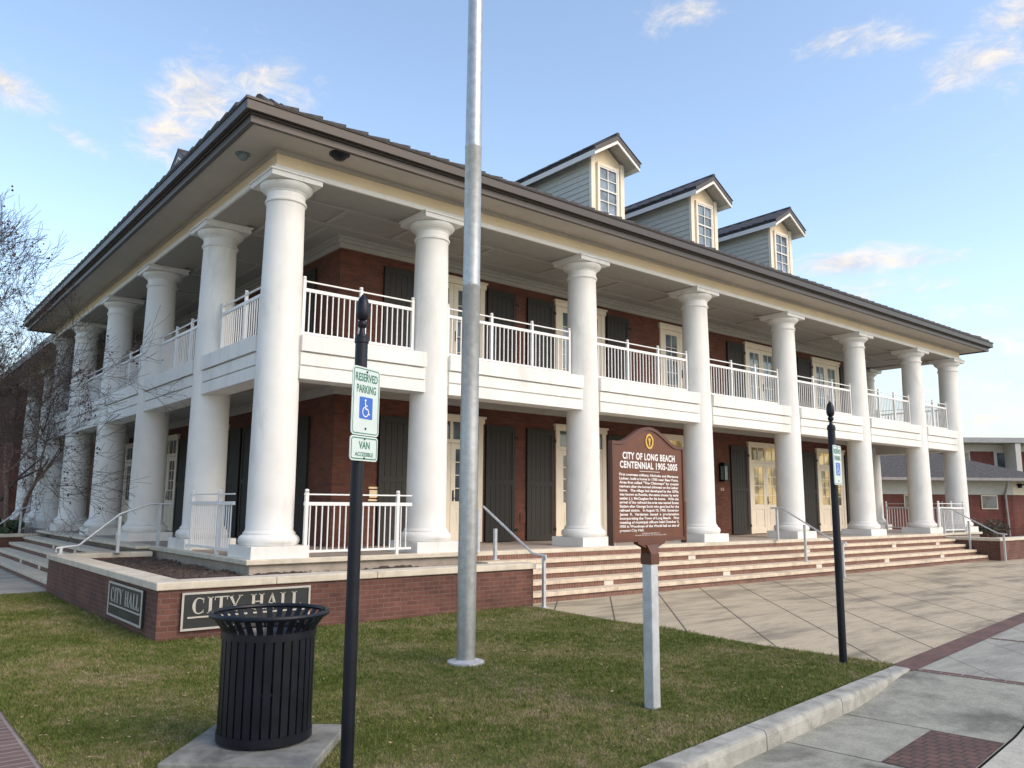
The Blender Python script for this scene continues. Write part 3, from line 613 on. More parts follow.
for (cx, cy, dx, dy) in ((x0, y0, 1, 1), (x1, y0, -1, 1), (x0, y1, 1, -1), (x1, y1, -1, -1)):
    n = 34; b = MB()
    for k in range(1, n):
        t = hy*k/n; t2 = hy*(k+1.1)/n
        b.tube([(cx+dx*t, cy+dy*t, ez+SL*t+.045), (cx+dx*t2, cy+dy*t2, ez+SL*t2+.015)], [.07, .06], 8)
    b.build('hip_cap', M['shingle'], roof)
# wing roof
b = MB(); wx0 = -.15; ws = [(wx0, 19.2), (26, 19.2), (26, 47), (wx0, 47)]
b.add([(wx0,19.9,8.05),(26,19.9,8.05),(26,47,8.05),(wx0,47,8.05),(wx0+9,24,12),(17,24,12),(17,38,12),(wx0+9,38,12),(wx0,19.9,7.98),(26,19.9,7.98),(26,47,7.98),(wx0,47,7.98)],
      [(0,1,5,4),(1,2,6,5),(2,3,7,6),(3,0,4,7),(4,5,6,7),(8,9,1,0),(9,10,2,1),(10,11,3,2),(11,8,0,3),(8,11,10,9)])
b.build('wing_roof', M['shingle'], hall)
b = MB(); b.box(wx0-.02, wx0+.06, 19.9, 47, 7.72, 8.0); b.build('gutter', M['fascia'], hall)
b = MB(); b.box(wx0+.06, .66, 19.9, 47, 7.80, 7.83); b.build('soffit', M['soffit'], hall)
b = MB(); b.box(.66, 1.34, 19.9, 33.99, 7.452, 7.8); b.build('frieze', M['cream'], hall)
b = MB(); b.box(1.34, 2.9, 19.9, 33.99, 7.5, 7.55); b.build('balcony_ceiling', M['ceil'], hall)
b = MB(); b.box(.2, 2.89, 20.6, 33.99, .02, PZ); b.build('porch_floor', M['slab'], hall)
# dormers
def dormer(T, side):
    """local: x along facade, y inwards (back), z up; origin at front wall centre"""
    e = empty('dormer', tuple(T @ Vector((0, 0, 9.3))), hall); hw = .62; ze = 10.90; zp = 11.45; oh = .87; sl = (zp-ze)/oh; dep = 5.4
    zw = ze+(oh-hw)*sl-.09
    yb = lambda z: (z-9.30)/SL
    # cheek walls as lap siding
    b = MB()
    for s in (-1, 1):
        z = 9.1
        while z < zw:
            z2 = min(z+.155, zw); t = max(.06, (z2-9.25)/SL+.3)
            q0, q1 = s*(hw-.02), s*(hw+.006)
            b.add([(s*(hw-.05), .05, z), (q1, .05, z), (s*(hw-.012), .05, z2), (s*(hw-.05), .05, z2), (s*(hw-.05), t, z), (q1, t, z), (s*(hw-.012), t, z2), (s*(hw-.05), t, z2)], [(0,1,2,3),(4,7,6,5),(0,4,5,1),(1,5,6,2),(2,6,7,3),(3,7,4,0)], T); z = z2
    b.build('cheek_siding', M['siding'], e)
    b = MB(); b.prism([(-hw+.06, 9.1), (hw-.06, 9.1), (hw-.06, zw), (0, zp-.12), (-hw+.06, zw)], 0.03, .3, T); b.build('front_wall', M['cream'], e)
    b = MB()
    b.box(-hw-.015, -hw+.13, -.03, .06, 9.1, zw+.0, T); b.box(hw-.13, hw+.015, -.03, .06, 9.1, zw+.0, T)
    b.box(-.41, -.35, -.045, .03, 9.42, 10.72, T); b.box(.35, .41, -.045, .03, 9.42, 10.72, T); b.box(-.41, .41, -.047, .03, 10.72, 10.80, T); b.box(-.44, .44, -.08, .03, 9.36, 9.42, T)
    b.build('corner_board', M['door'], e, bevel=.004)
    b = MB(); b.box(-.35, .35, .0, .029, 9.42, 10.72, T); w = b.build('window', M['glassup'], e)
    b = MB(); b.box(-.35, -.315, -.035, -.001, 9.42, 10.72, T); b.box(.315, .35, -.035, -.001, 9.42, 10.72, T); b.box(-.315, .315, -.035, -.001, 9.42, 9.46, T); b.box(-.315, .315, -.035, -.001, 10.68, 10.72, T)
    b.box(-.012, .012, -.028, -.001, 9.46, 10.68, T); b.box(-.315, .315, -.038, -.002, 10.05, 10.09, T)
    for z in (9.76, 10.37): b.box(-.315, .315, -.027, -.001, z-.012, z+.012, T)
    b.build('window_frame', M['trim'], w)
    # roof slabs, rake, soffit
    for s in (-1, 1):
        b = MB()
        def P(x, y, z): return (x, y, z)
        th = .07; y0_, y1_ = -.40, dep
        b.add([(0, y0_, zp), (s*oh, y0_, ze), (s*oh, y1_, ze), (0, y1_, zp), (0, y0_, zp+th), (s*(oh+.02), y0_, ze+th), (s*(oh+.02), y1_, ze+th), (0, y1_, zp+th)], [(0,1,2,3),(4,7,6,5),(0,4,5,1),(1,5,6,2),(2,6,7,3),(3,7,4,0)], T)
        n = 12
        for k in range(n):
            ya = y0_-.03+k*.45; yc = ya+.44
            b.add([(s*.02, ya, zp+th), (s*(oh+.04), ya, ze+th), (s*(oh+.04), yc, ze+th), (s*.02, yc, zp+th), (s*.02, ya, zp+th+.015), (s*(oh+.04), ya, ze+th+.015), (s*(oh+.04), yc, ze+th+.055), (s*.02, yc, zp+th+.055)], [(0,1,2,3),(4,7,6,5),(0,4,5,1),(1,5,6,2),(2,6,7,3),(3,7,4,0)], T)
        b.build('dormer_roof', M['shingle'], e)
        b = MB()
        # eave fascia along side and rake board on gable
        b.box(*( (oh-.03, oh+.0) if s > 0 else (-oh, -oh+.03)), -.36, dep-.5, ze-.14, ze-.002, T)
        b.add([(0, -.40, zp-.15), (s*oh, -.40, ze-.15), (s*oh, -.40, ze-.002), (0, -.40, zp-.002), (0, -.36, zp-.15), (s*oh, -.36, ze-.15), (s*oh, -.36, ze-.002), (0, -.36, zp-.002)], [(0,1,2,3),(4,7,6,5),(0,4,5,1),(1,5,6,2),(2,6,7,3),(3,7,4,0)], T)
        b.build('rake_board', M['trim'], e)
        b = MB(); b.add([(0, -.358, zp-.03), (s*(oh-.035), -.358, ze-.008), (s*(oh-.035), dep-.6, ze-.008), (0, dep-.6, zp-.03), (0, -.358, zp-.012), (s*(oh-.035), -.358, ze+.01), (s*(oh-.035), dep-.6, ze+.01), (0, dep-.6, zp-.012)], [(0,1,2,3),(4,7,6,5),(0,4,5,1),(1,5,6,2),(2,6,7,3),(3,7,4,0)], T); b.build('dormer_soffit', M['farw'], e)
        b = MB(); b.add([(0, -.415, zp-.06), (s*oh, -.415, ze-.06), (s*oh, -.415, ze+.07), (0, -.415, zp+.07), (0, -.402, zp-.06), (s*oh, -.402, ze-.06), (s*oh, -.402, ze+.07), (0, -.402, zp+.07)], [(0,1,2,3),(4,7,6,5),(0,4,5,1),(1,5,6,2),(2,6,7,3),(3,7,4,0)], T); b.build('rake_trim', M['fascia'], e)
    b = MB(); b.tube([T @ Vector((0, -.42, zp+.10)), T @ Vector((0, dep, zp+.10))], .06, 8)
    b.build('ridge_cap', M['shingle'], e)
for x in (9.43, 13.60, 17.72): dormer(Tm((x, 1.1, 0), (1, 0, 0)), 0)
dormer(Tm((1.1, 9.35, 0), (0, -1, 0)), 1)
# soffit fittings
b = MB(); b.lathe([(.001, -.10), (.06, -.09), (.09, -.05), (.10, 0), (.13, 0), (.13, .02)], 20, Matrix.Translation((-.74, .24, 7.825))); b.build('dome_camera', M['lamp'], hall, smooth=True)
b = MB(); b.lathe([(.001, -.10), (.09, -.085), (.13, -.04), (.15, 0), (.18, 0), (.18, .02)], 24, Matrix.Translation((.57, -.87, 7.822))); b.build('dome_camera', M['black'], hall, smooth=True)
b = MB(); b.lathe([(.001, -.07), (.05, -.06), (.07, 0), (.09, 0), (.09, .02)], 16, Matrix.Translation((2.3, .9, 4.18))); b.build('dome_camera', M['black'], hall, smooth=True)
for x in (1.6, 5.4, 9.5, 13.7, 17.9, 22):
    b = MB(); b.lathe([(.001, 0), (.07, 0), (.07, -.006), (.10, -.006), (.10, .02)], 18, Matrix.Translation((x, 1.15, 7.5))); b.build('recessed_light', M['ceilt'], hall)
# ------------------------------------------------------------------ steps (parts of the hall)
SX0, SX1 = 3.83, 24.35
rise = PZ/5; td = .335
for k in range(1, 5):
    zt = PZ-rise*k; yf = -.72-td*k
    b = MB(); b.box(SX0, SX1, yf+.03, -.70, 0 if k == 4 else zt-rise, zt-.078); b.build('step_riser', M['rbrick'], hall)
    b = MB(); x = SX0
    while x < SX1-.01:
        x2 = min(x+1.22, SX1); b.box(x+.002, x2-.002, yf-.005, yf+td+.02, zt-.076, zt); x = x2
    b.build('step_tread', M['stone'], hall, bevel=.008)
for k, xs_ in ((1, (5.1, 9.9, 14.9, 19.9, 23)), (3, (6.4, 10.3, 14.3, 18.0, 21.7))):
    for x in xs_:
        zt = PZ-rise*k; yf = -.72-td*k; b = MB(); b.box(x-.13, x+.13, yf+.018, yf+.031, zt-.175, zt-.079); b.build('step_light', M['stepglass'], hall)
# border of brick at the foot of the steps
b = MB(); b.box(SX0, SX1, -.72-td*4-.03, -.72-td*4+.028, 0, .065); b.build('step_riser', M['rbrick'], hall)
LY0, LY1 = 4.75, 15.9
for k in range(1, 5):
    zt = PZ-rise*k; xf = -.86-.36*k
    b = MB(); b.box(xf+.03, -.84, LY0, LY1, 0 if k == 4 else zt-rise, zt-.078); b.build('step_riser', M['rbrick'], hall)
    b = MB(); y = LY0
    while y < LY1-.01:
        y2 = min(y+1.22, LY1); b.box(xf-.005, xf+.38, y+.002, y2-.002, zt-.076, zt); y = y2
    b.build('step_tread', M['cope'], hall, bevel=.008)
    if k in (1, 3):
        for y in (6.2, 8.6, 11.2): b = MB(); b.box(xf+.018, xf+.031, y-.13, y+.13, zt-.165, zt-.079); b.build('step_light', M['stepglass'], hall)

# ------------------------------------------------------------------ planters
def planter(name, lab, outer, soil_pts, segs, zt=.74):
    e = tag(empty(name, (outer[0][0], outer[0][1], 0)), lab, 'planter')
    bw, bc = MB(), MB()
    X0, Y0 = min(q[0] for q in segs), min(q[2] for q in segs)
    for (xa, xb, ya, yb) in segs: bw.box(xa+.04, xb-.04, (ya+.04 if ya == Y0 else ya-.036), yb-.04, 0, zt-.10)
    bw.build('brick_wall', M['pbrick'], e)
    for (xa, xb, ya, yb) in segs:
        L = max(xb-xa, yb-ya); n = max(1, int(round(L/1.45)))
        for k in range(n):
            if xb-xa > yb-ya: bc.box(xa+(xb-xa)*k/n+.003, xa+(xb-xa)*(k+1)/n-.003, ya, yb, zt-.098, zt)
            else: bc.box(xa, xb, ya+(yb-ya)*k/n+.003, ya+(yb-ya)*(k+1)/n-.003, zt-.098, zt)
    bc.build('coping', M['cope'], e, bevel=.012)
    if soil_pts:
        b = MB()
        for (xa, xb, ya, yb) in soil_pts:
            nx, ny = max(2, int((xb-xa)/.07)), max(2, int((yb-ya)/.07)); base = len(b.v)
            for i in range(nx+1):
                for j in range(ny+1): b.v.append((xa+(xb-xa)*i/nx, ya+(yb-ya)*j/ny, zt-.13+random.gauss(0, .017)+.03*math.sin(i*.21)*math.cos(j*.3)))
            for i in range(nx):
                for j in range(ny): a = base+i*(ny+1)+j; b.f.append((a, a+ny+1, a+ny+2, a+1))
        b.build('soil', M['soil'], e, fix=False)
        b = MB()
        for (xa, xb, ya, yb) in soil_pts:
            for i in range(int((xb-xa)*(yb-ya)*110)):
                x, y = random.uniform(xa+.05, xb-.05), random.uniform(ya+.05, yb-.05); a_ = random.uniform(0, 3.14); s_ = random.uniform(.01, .045); w_ = random.uniform(.004, .012); z = zt-.105+random.uniform(-.01, .012); tt = random.uniform(-.3, .3)
                c_, d_ = math.cos(a_), math.sin(a_)
                b.add([(x-c_*s_-d_*w_, y-d_*s_+c_*w_, z-tt*s_), (x-c_*s_+d_*w_, y-d_*s_-c_*w_, z-tt*s_), (x+c_*s_+d_*w_, y+d_*s_-c_*w_, z+tt*s_), (x+c_*s_-d_*w_, y+d_*s_+c_*w_, z+tt*s_)], [(0,1,2,3)])
        b.build('mulch_chips', mat('bark_chip', (.10, .07, .052), .9, var=.7, scale=9.), e, fix=False)
    return e
pl = planter('brick_planter', 'low corner brick planter with stone coping, bare mulch and two dark sign panels', [(-2.45, -2.45)],
    [(-2.1, -.6, -2.1, 4.4), (-.6, 3.8, -2.1, -.6)],
    [(-2.46, 3.82, -2.46, -2.08), (-2.46, -2.08, -2.077, 4.36), (-2.46, -.61, 4.363, 4.74)])
pr_ = planter('brick_planter', 'brick planter wall with pale coping at the far right end of the front steps', [(24.37, -2.46)], [(24.7, 33, -2.1, -.6)],
    [(24.40, 33.5, -2.46, -2.08), (24.40, 24.78, -2.077, -.605)])
pf_ = planter('brick_planter', 'hedge filled brick planter past the far end of the side steps', [(-2.46, 15.92)], None,
    [(-2.46, -2.08, 15.92, 32), (-2.077, -.61, 15.92, 16.3)])
b = MB(); b.box(-2.08, .2, 16.31, 32, 0, .6); b.build('soil', M['soil'], pf_)
# serif CITY HALL letters
def serif_word(b, T, s, h, width, only):
    st_w, th, sf = .17*h, .065*h, .05*h
    adv = {'C': .80, 'I': .40, 'T': .78, 'Y': .82, ' ': .45, 'H': .88, 'A': .86, 'L': .70}; tot = sum(adv[c] for c in s)*h; k = width/tot; x = -tot/2
    D = -.006
    def quad(p): 
        n = len(p); b.add([(u*k, D, v) for u, v in p]+[(u*k, 0, v) for u, v in p], [tuple(range(n)), tuple(range(2*n-1, n-1, -1))]+[(i, n+i, n+(i+1)%n, (i+1)%n) for i in range(n)], T)
    def rect(a, c, z0, z1): quad([(a, z0), (c, z0), (c, z1), (a, z1)])
    for k_, ch in enumerate(s):
        w = adv[ch]*h; m = x+w/2
        if k_ not in only: x += w; continue
        if ch == 'C':
            n = 22; cx, rx, rz_ = x+w*.48, .36*h, .5*h; A0, A1 = R(48), R(312)
            for i in range(n):
                q = []
                for aa in (A0+(A1-A0)*i/n, A0+(A1-A0)*(i+1)/n):
                    tk = th+(st_w-th)*max(0, -math.cos(aa))**1.2; q.append(((cx+rx*math.cos(aa), .5*h+rz_*math.sin(aa)), (cx+(rx-tk)*math.cos(aa), .5*h+(rz_-max(th, tk*.6))*math.sin(aa))))
                quad([q[0][0], q[1][0], q[1][1], q[0][1]])
            rect(cx+rx*.62, cx+rx*.70, .66*h, .97*h); rect(cx+rx*.62, cx+rx*.70, .05*h, .25*h)
        elif ch == 'I': rect(m-st_w/2, m+st_w/2, 0, h); rect(m-.16*h, m+.16*h, 0, sf); rect(m-.16*h, m+.16*h, h-sf, h)
        elif ch == 'T': rect(m-st_w/2, m+st_w/2, 0, h-th); rect(m-.15*h, m+.15*h, 0, sf); rect(m-.36*h, m+.36*h, h-th, h); rect(m-.36*h, m-.32*h, h-.22*h, h-th); rect(m+.32*h, m+.36*h, h-.22*h, h-th)
        elif ch == 'Y':
            rect(m-st_w/2, m+st_w/2, 0, .46*h); rect(m-.15*h, m+.15*h, 0, sf)
            quad([(m-st_w/2, .42*h), (m+.03*h, .42*h), (m-.18*h, h), (m-.36*h, h)]); quad([(m+.01*h, .42*h), (m+st_w/2, .46*h), (m+.33*h, h), (m+.27*h, h)]); rect(m-.42*h, m-.12*h, h-sf, h); rect(m+.18*h, m+.42*h, h-sf, h)
        elif ch == 'H':
            for c_ in (m-.24*h, m+.24*h): rect(c_-st_w/2, c_+st_w/2, 0, h); rect(c_-.16*h, c_+.16*h, 0, sf); rect(c_-.16*h, c_+.16*h, h-sf, h)
            rect(m-.17*h, m+.17*h, .49*h, .49*h+th)
        elif ch == 'A':
            quad([(m-.34*h, 0), (m-.28*h, 0), (m+.03*h, h*.9), (m-.02*h, h)]); quad([(m+.14*h, 0), (m+.34*h, 0), (m+.03*h, h), (m-.05*h, h*.94)]); rect(m-.22*h, m+.20*h, .32*h, .32*h+th); rect(m-.42*h, m-.18*h, 0, sf); rect(m+.08*h, m+.42*h, 0, sf)
        elif ch == 'L': c_ = m-.12*h; rect(c_-st_w/2, c_+st_w/2, 0, h); rect(c_-.16*h, c_+.16*h, h-sf, h); rect(c_-.16*h, m+.32*h, 0, th); rect(m+.27*h, m+.32*h, th, .24*h)
        x += w
for T, wd in ((Tm((-1.265, -2.424, 0), (1, 0, 0)), 1.75), (Tm((-2.424, -1.03, 0), (0, -1, 0)), 1.72)):
    z0, z1 = .125, .60; hw = wd/2
    b = MB(); b.box(-hw, hw, -.03, .0, z0, z1, T); sp = b.build('sign_panel', M['signblk'], pl)
    b = MB(); f = .028
    b.box(-hw-.0, hw+.0, -.045, -.0305, z1-f, z1+.0, T); b.box(-hw, hw, -.045, -.0305, z0, z0+f, T); b.box(-hw, -hw+f, -.045, -.0305, z0+f, z1-f, T); b.box(hw-f, hw, -.045, -.0305, z0+f, z1-f, T); b.box(-hw+.08, hw-.08, -.042, -.0305, z0+.15, z0+.172, T)
    b.build('sign_frame', M['signl'], sp, bevel=.003)
    for only in (range(0, 4), range(5, 9)): b = MB(); serif_word(b, T @ Matrix.Translation((0, -.032, .325)), 'CITY HALL', .205, wd-.26, only); b.build('sign_lettering', M['signl'], sp)
    if T[0][0] < .5: b = MB(); vs, fs = text_geo('LONG BEACH', .05); b.add(vs, fs, T @ Matrix.Translation((0, -.033, z0+.065))); b.build('sign_lettering', mat('dim_letter', (.16, .17, .165), .6), sp, fix=False)

# ------------------------------------------------------------------ handrails
def handrail(lab, pts, posts, w=.05, extra=None):
    e = tag(empty('handrail', posts[0][0]), lab, 'handrail', 'handrails on the porch steps')
    b = MB(); b.tube(pts, .022, 8); b.build('top_rail', M['galv'], e, smooth=True)
    for a, z in posts:
        b = MB(); b.bar(a, (a[0], a[1], z), .055); b.bar(a, (a[0], a[1], a[2]+.012), .13); b.build('post', M['galv'], e, bevel=.004)
def rail_front(x, lab):
    handrail(lab, [(x, -.62, PZ+.86), (x, -.95, PZ+.86), (x, -2.40, .86+.02), (x, -2.72, .86), (x, -2.72, .78)], [((x, -2.62, .0), .86), ((x, -1.60, PZ-rise*3), 1.27), ((x, -.80, PZ), PZ+.85)])
rail_front(13.86, 'grey metal handrail with three posts in the middle of the front steps')
handrail('grey metal handrail at the left end of the front steps, beside the corner planter', [(3.80, -.95, PZ+.86), (3.80, -2.38, .90), (3.86, -2.66, .87), (3.86, -2.66, .80)], [((3.87, -2.60, 0), .865), ((3.70, -1.45, .74), 1.30), ((3.80, -.80, PZ), PZ+.80)])
handrail('grey metal handrail against the planter wall at the right end of the front steps', [(24.40, -.62, PZ+.86), (24.40, -.95, PZ+.86), (24.40, -2.40, .90), (24.40, -2.68, .87)], [((24.33, -2.60, 0), .865), ((24.30, -1.55, PZ-rise*3), 1.30), ((24.40, -.70, PZ), PZ+.85)])
def rail_side(y, lab):
    handrail(lab, [(-.3, y, PZ+.86), (-.75, y, PZ+.86), (-1.3, y, 1.5), (-2.0, y, .90), (-2.38, y, .86), (-2.38, y, .78)], [((-2.30, y, .74 if y > 9 else .74), .87), ((-1.30, y, .74), 1.46), ((-.55, y, PZ), PZ+.85)])
rail_side(4.3, 'pale metal handrail at the near end of the side steps, behind the corner planter')
rail_side(16.1, 'pale metal handrail at the far end of the side steps, before the bare multi-stem trees')

# ------------------------------------------------------------------ flagpole
fp = tag(empty('flagpole', (-.1, -5.77, 0)), 'tall tapered aluminium flagpole standing on the lawn', 'flagpole')
b = MB(); b.lathe([(.104, 0), (.104, 2.5), (.103, 4.27), (.1065, 4.275), (.1065, 4.30), (.102, 4.305), (.100, 6.0), (.1035, 6.005), (.1035, 6.03), (.098, 6.035), (.09, 8), (.07, 11), (.05, 13)], 32, Matrix.Translation((-.1, -5.77, 0))); b.build('pole', M['alum'], fp, smooth=True, loc=(-.1, -5.77, 0))
b = MB(); b.lathe([(.108, .055), (.125, .048), (.17, .042), (.205, .034), (.21, .0)], 32, Matrix.Translation((-.1, -5.77, 0)), caps=False); b.build('base_flange', mat('flange_metal', (.50, .51, .54), .45, metal=.3, var=.2), fp, smooth=True)

# ------------------------------------------------------------------ historical marker
mk = tag(empty('historical_marker', (.04, -8.32, 0)), 'brown cast historical marker with curved top and white lettering on a grey square post', 'sign')
th8 = R(4.5); ur = (math.cos(th8), math.sin(th8), 0); T = Tm((.03, -8.335, 0), ur)
b = MB(); b.box(-.052, .052, -.052, .052, 0, 1.24, T); b.build('post', M['galv'], mk, bevel=.01)
b = MB(); b.box(-.060, .060, -.060, .060, 1.225, 1.32, T); b.add([(-.056,-.056,1.32),(.056,-.056,1.32),(.056,.056,1.32),(-.056,.056,1.32),(-.09,-.035,1.40),(.09,-.035,1.40),(.09,.035,1.40),(-.09,.035,1.40)], [(4,5,6,7),(0,1,5,4),(1,2,6,5),(2,3,7,6),(3,0,4,7)], T)
b.prism([(-.07, 1.36), (.07, 1.36), (.20, 1.405), (.22, 1.45), (-.22, 1.45), (-.20, 1.405)], -.025, .025, T); b.build('socket', M['markerd'], mk, bevel=.006)
def marker_outline(hw, z0, zs, zp, n=14):
    p_ = [(-hw, z0), (hw, z0), (hw, zs), (hw*.80, zs)]
    for i in range(1, 2*n):
        t = i/(2*n); x = hw*.80*(1-2*t); a = (1+math.cos(math.pi*x/(hw*.80)))/2; p_.append((x, zs+(zp-zs)*a**.8))
    p_ += [(-hw*.80, zs), (-hw, zs)]; return p_
HW = .535
b = MB(); b.prism(marker_outline(HW, 1.43, 2.29, 2.44), -.014, .014, T); pn = b.build('plate', M['marker'], mk)
o1, o2 = marker_outline(HW+.004, 1.426, 2.294, 2.445), marker_outline(HW-.024, 1.455, 2.266, 2.415); n = len(o1)
for ys in ((-.024, -.0141), (.0141, .024)):
    b = MB(); vs = [(a, ys[0], c) for a, c in o1]+[(a, ys[0], c) for a, c in o2]+[(a, ys[1], c) for a, c in o1]+[(a, ys[1], c) for a, c in o2]; fs = []
    for i in range(n): j = (i+1)%n; fs += [(i, j, n+j, n+i), (2*n+i, 3*n+i, 3*n+j, 2*n+j), (i, 2*n+i, 2*n+j, j), (n+i, n+j, 3*n+j, 3*n+i)]
    b.add(vs, fs, T); b.build('raised_rim', M['markerd'], pn)
b = MB()
for s in (-1, 1): b.box(s*HW-.010, s*HW+.010, -.027, .027, 1.40, 1.78, T)
b.build('edge_clip', M['markerd'], pn)
Tt = T @ Matrix.Translation((0, -.0165, 0))
b = MB()
def line(s, z, h, w=None, fat=0., sp=1.): vs, fs = text_geo(s, h, w, fat=fat, spacing=sp); b.add(vs, fs, Tt @ Matrix.Translation((0, 0, z)))
line('CITY OF LONG BEACH', 2.145, .058, .78, .035, 1.1); line('CENTENNIAL 1905-2005', 2.066, .058, .86, .035, 1.1)
b.box(-.15, .15, -.001, .0, 2.040, 2.044, Tt)
LN = ['First overseas military, Nicholas and Marianne', 'Ladner, built a home in 1785 near Bear Point.', 'Area first called "The Chimneys" by coastal', 'mariners after the burned chimneys on the Ladner', 'home.   The village had developed by the 1870s', 'was known as Rosalie, the name chosen by early', 'settler J. J. McCaughan for his home.   With the', 'arrival of the railroad the area was named Scotts',
 'Station after George Scott who gave land for the', 'railroad station.   In August 10, 1905, Governor', 'James  K.  Vardaman  issued  a  proclamation', 'incorporating the Town of Long Beach.   First', 'meeting of municipal officers held October 3,', '1905 in Woodmen of the World hall on site of']
for i, s in enumerate(LN): line(s, 1.998-i*.0345, .0215, .88, .03)
vs, fs = text_geo('present City Hall.', .0215, .34, fat=.016); b.add(vs, fs, Tt @ Matrix.Translation((-.27, 0, 1.998-14*.0345)))
line('MISSISSIPPI DEPARTMENT OF', 1.492, .009, .26); line('ARCHIVES AND HISTORY, CITY OF LONG BEACH 2005', 1.476, .009, .46)
b.build('inscription', M['lettering'], pn, fix=False)
b = MB(); n = 28
for i in range(n):
    a0, a1 = 2*math.pi*i/n, 2*math.pi*(i+1)/n; q = []
    for a_ in (a0, a1): q += [(.060*math.cos(a_), -.003, 2.315+.070*math.sin(a_)), (.040*math.cos(a_), -.003, 2.315+.050*math.sin(a_))]
    b.add([q[0], q[2], q[3], q[1]], [(0,1,2,3)], Tt)
b.prism([(-.008, 2.275), (.008, 2.275), (.010, 2.31), (.020, 2.335), (0, 2.352), (-.020, 2.335), (-.010, 2.31)], -.003, 0, Tt)
b.build('seal', M['gold'], pn, fix=False)

# ------------------------------------------------------------------ sign posts
def finial_post(x, y, H, lab):
    e = tag(empty('sign_post', (x, y, 0)), lab, 'sign post', 'black posts with accessible parking signs')
    b = MB(); b.lathe([(.042, -.05), (.042, H-.34), (.048, H-.335), (.048, H-.30), (.042, H-.295), (.040, H-.28)], 24, Matrix.Translation((x, y, 0))); b.build('pole', M['black'], e, smooth=True)
    b = MB(); b.lathe([(.028, H-.28), (.021, H-.268), (.018, H-.235), (.030, H-.222), (.035, H-.205), (.030, H-.188), (.021, H-.18), (.036, H-.168), (.044, H-.145), (.046, H-.11), (.042, H-.065), (.031, H-.030), (.014, H-.010), (.010, H+.0), (.001, H+.004)], 20, Matrix.Translation((x, y, 0))); b.build('finial', M['black'], e, smooth=True)
    return e
def rrect(hw, z0, z1, r, n=5):
    p_ = []
    for cx, cz, a0 in ((hw-r, z0+r, -90), (hw-r, z1-r, 0), (-hw+r, z1-r, 90), (-hw+r, z0+r, 180)):
        for k in range(n+1): a_ = R(a0+90*k/n); p_.append((cx+r*math.cos(a_), cz+r*math.sin(a_)))
    return p_
def border(b, T, hw, z0, z1, ins, w, r, d):
    a, c = rrect(hw-ins, z0+ins, z1-ins, r), rrect(hw-ins-w, z0+ins+w, z1-ins-w, max(.004, r-w)); n = len(a)
    for i in range(n): j = (i+1)%n; b.add([(a[i][0], d, a[i][1]), (a[j][0], d, a[j][1]), (c[j][0], d, c[j][1]), (c[i][0], d, c[i][1])], [(0,1,2,3)], T)
def parking_sign(e, x, y, ang, z0=1.99, van=True, face=-1, yo=-.050):
    T = Tm((x, y, 0), (math.cos(ang), math.sin(ang), 0)) @ Matrix.Translation((0, yo, 0)); hw, z1 = .152, z0+.455
    b = MB(); b.prism(rrect(hw, z0, z1, .028), -.003, .003, T); s = b.build('parking_sign', M['signw'], e)
    b = MB(); border(b, T, hw, z0, z1, .010, .006, .022, -.0042); b.build('sign_border', M['signg'], s, fix=False)
    for t_, z, h, w in (('RESERVED', z1-.095, .052, .245), ('PARKING', z1-.172, .052, .215)): vs, fs = text_geo(t_, h, w, fat=.022); b = MB(); b.add(vs, fs, T @ Matrix.Translation((0, -.0042, z))); b.build('sign_lettering', M['signg'], s, fix=False)
    b = MB(); b.prism(rrect(.072, z0+.11, z0+.255, .008), -.0052, -.0032, T @ Matrix.Translation((0, 0, 0))); b.build('symbol_field', M['signb'], s)
    b = MB(); cz = z0+.175; D = -.0062
    def seg(p0, p1, w):
        p0, p1 = Vector((p0[0], 0, p0[1])), Vector((p1[0], 0, p1[1])); dd = (p1-p0).normalized(); nn = Vector((-dd.z, 0, dd.x))*w/2
        b.add([(q.x, D, q.z+cz) for q in (p0-nn, p1-nn, p1+nn, p0+nn)], [(0,1,2,3)], T)
    for i in range(14):
        a0 = R(110+ i*16.5); a1 = R(110+(i+1)*16.5); seg((.032*math.cos(a0)-.006, .032*math.sin(a0)-.018), (.032*math.cos(a1)-.006, .032*math.sin(a1)-.018), .007)
    seg((-.010, .045), (-.006, .0), .010); seg((-.006, .002), (.022, -.002), .009); seg((.020, 0), (.034, -.038), .009); seg((-.008, .024), (.016, .022), .006); seg((.031, -.036), (.044, -.030), .007)
    vs = [(.0085*math.cos(R(a_))-.010, D, cz+.058+.0085*math.sin(R(a_))) for a_ in range(0, 360, 30)]; b.add(vs, [tuple(range(12))], T)
    b.build('wheelchair_symbol', mat('symbol_white', (.8, .8, .8), .5), s, fix=False)
    b = MB()
    for z in (z1-.03, z0+.045): b.lathe([(.007, 0), (.007, .006), (.001, .008)], 8, T @ Matrix.Translation((0, -.003, z)) @ Matrix.Rotation(R(90), 4, 'X'))
    b.build('bolt', M['blackm'], s)
    if van:
        T2 = T @ Matrix.Translation((-.010, -.004, 0)); za, zb_ = z0-.168, z0-.006; b = MB(); b.prism(rrect(hw, za, zb_, .026), -.003, .003, T2); v = b.build('van_sign', M['signw'], e)
        b = MB(); border(b, T2, hw, za, zb_, .010, .007, .020, -.0042); b.build('sign_border', M['signg'], v, fix=False)
        for t_, z, h, w in (('VAN', zb_-.082, .048, .12), ('ACCESSIBLE', zb_-.132, .026, .20)): vs, fs = text_geo(t_, h, w, fat=.022); b = MB(); b.add(vs, fs, T2 @ Matrix.Translation((0, -.0042, z))); b.build('sign_lettering', M['signg'], v, fix=False)
        b = MB()
        for z in (zb_-.018, za+.018): b.lathe([(.006, 0), (.006, .006), (.001, .008)], 8, T2 @ Matrix.Translation((0, -.003, z)) @ Matrix.Rotation(R(90), 4, 'X'))
        b.build('bolt', M['blackm'], v)
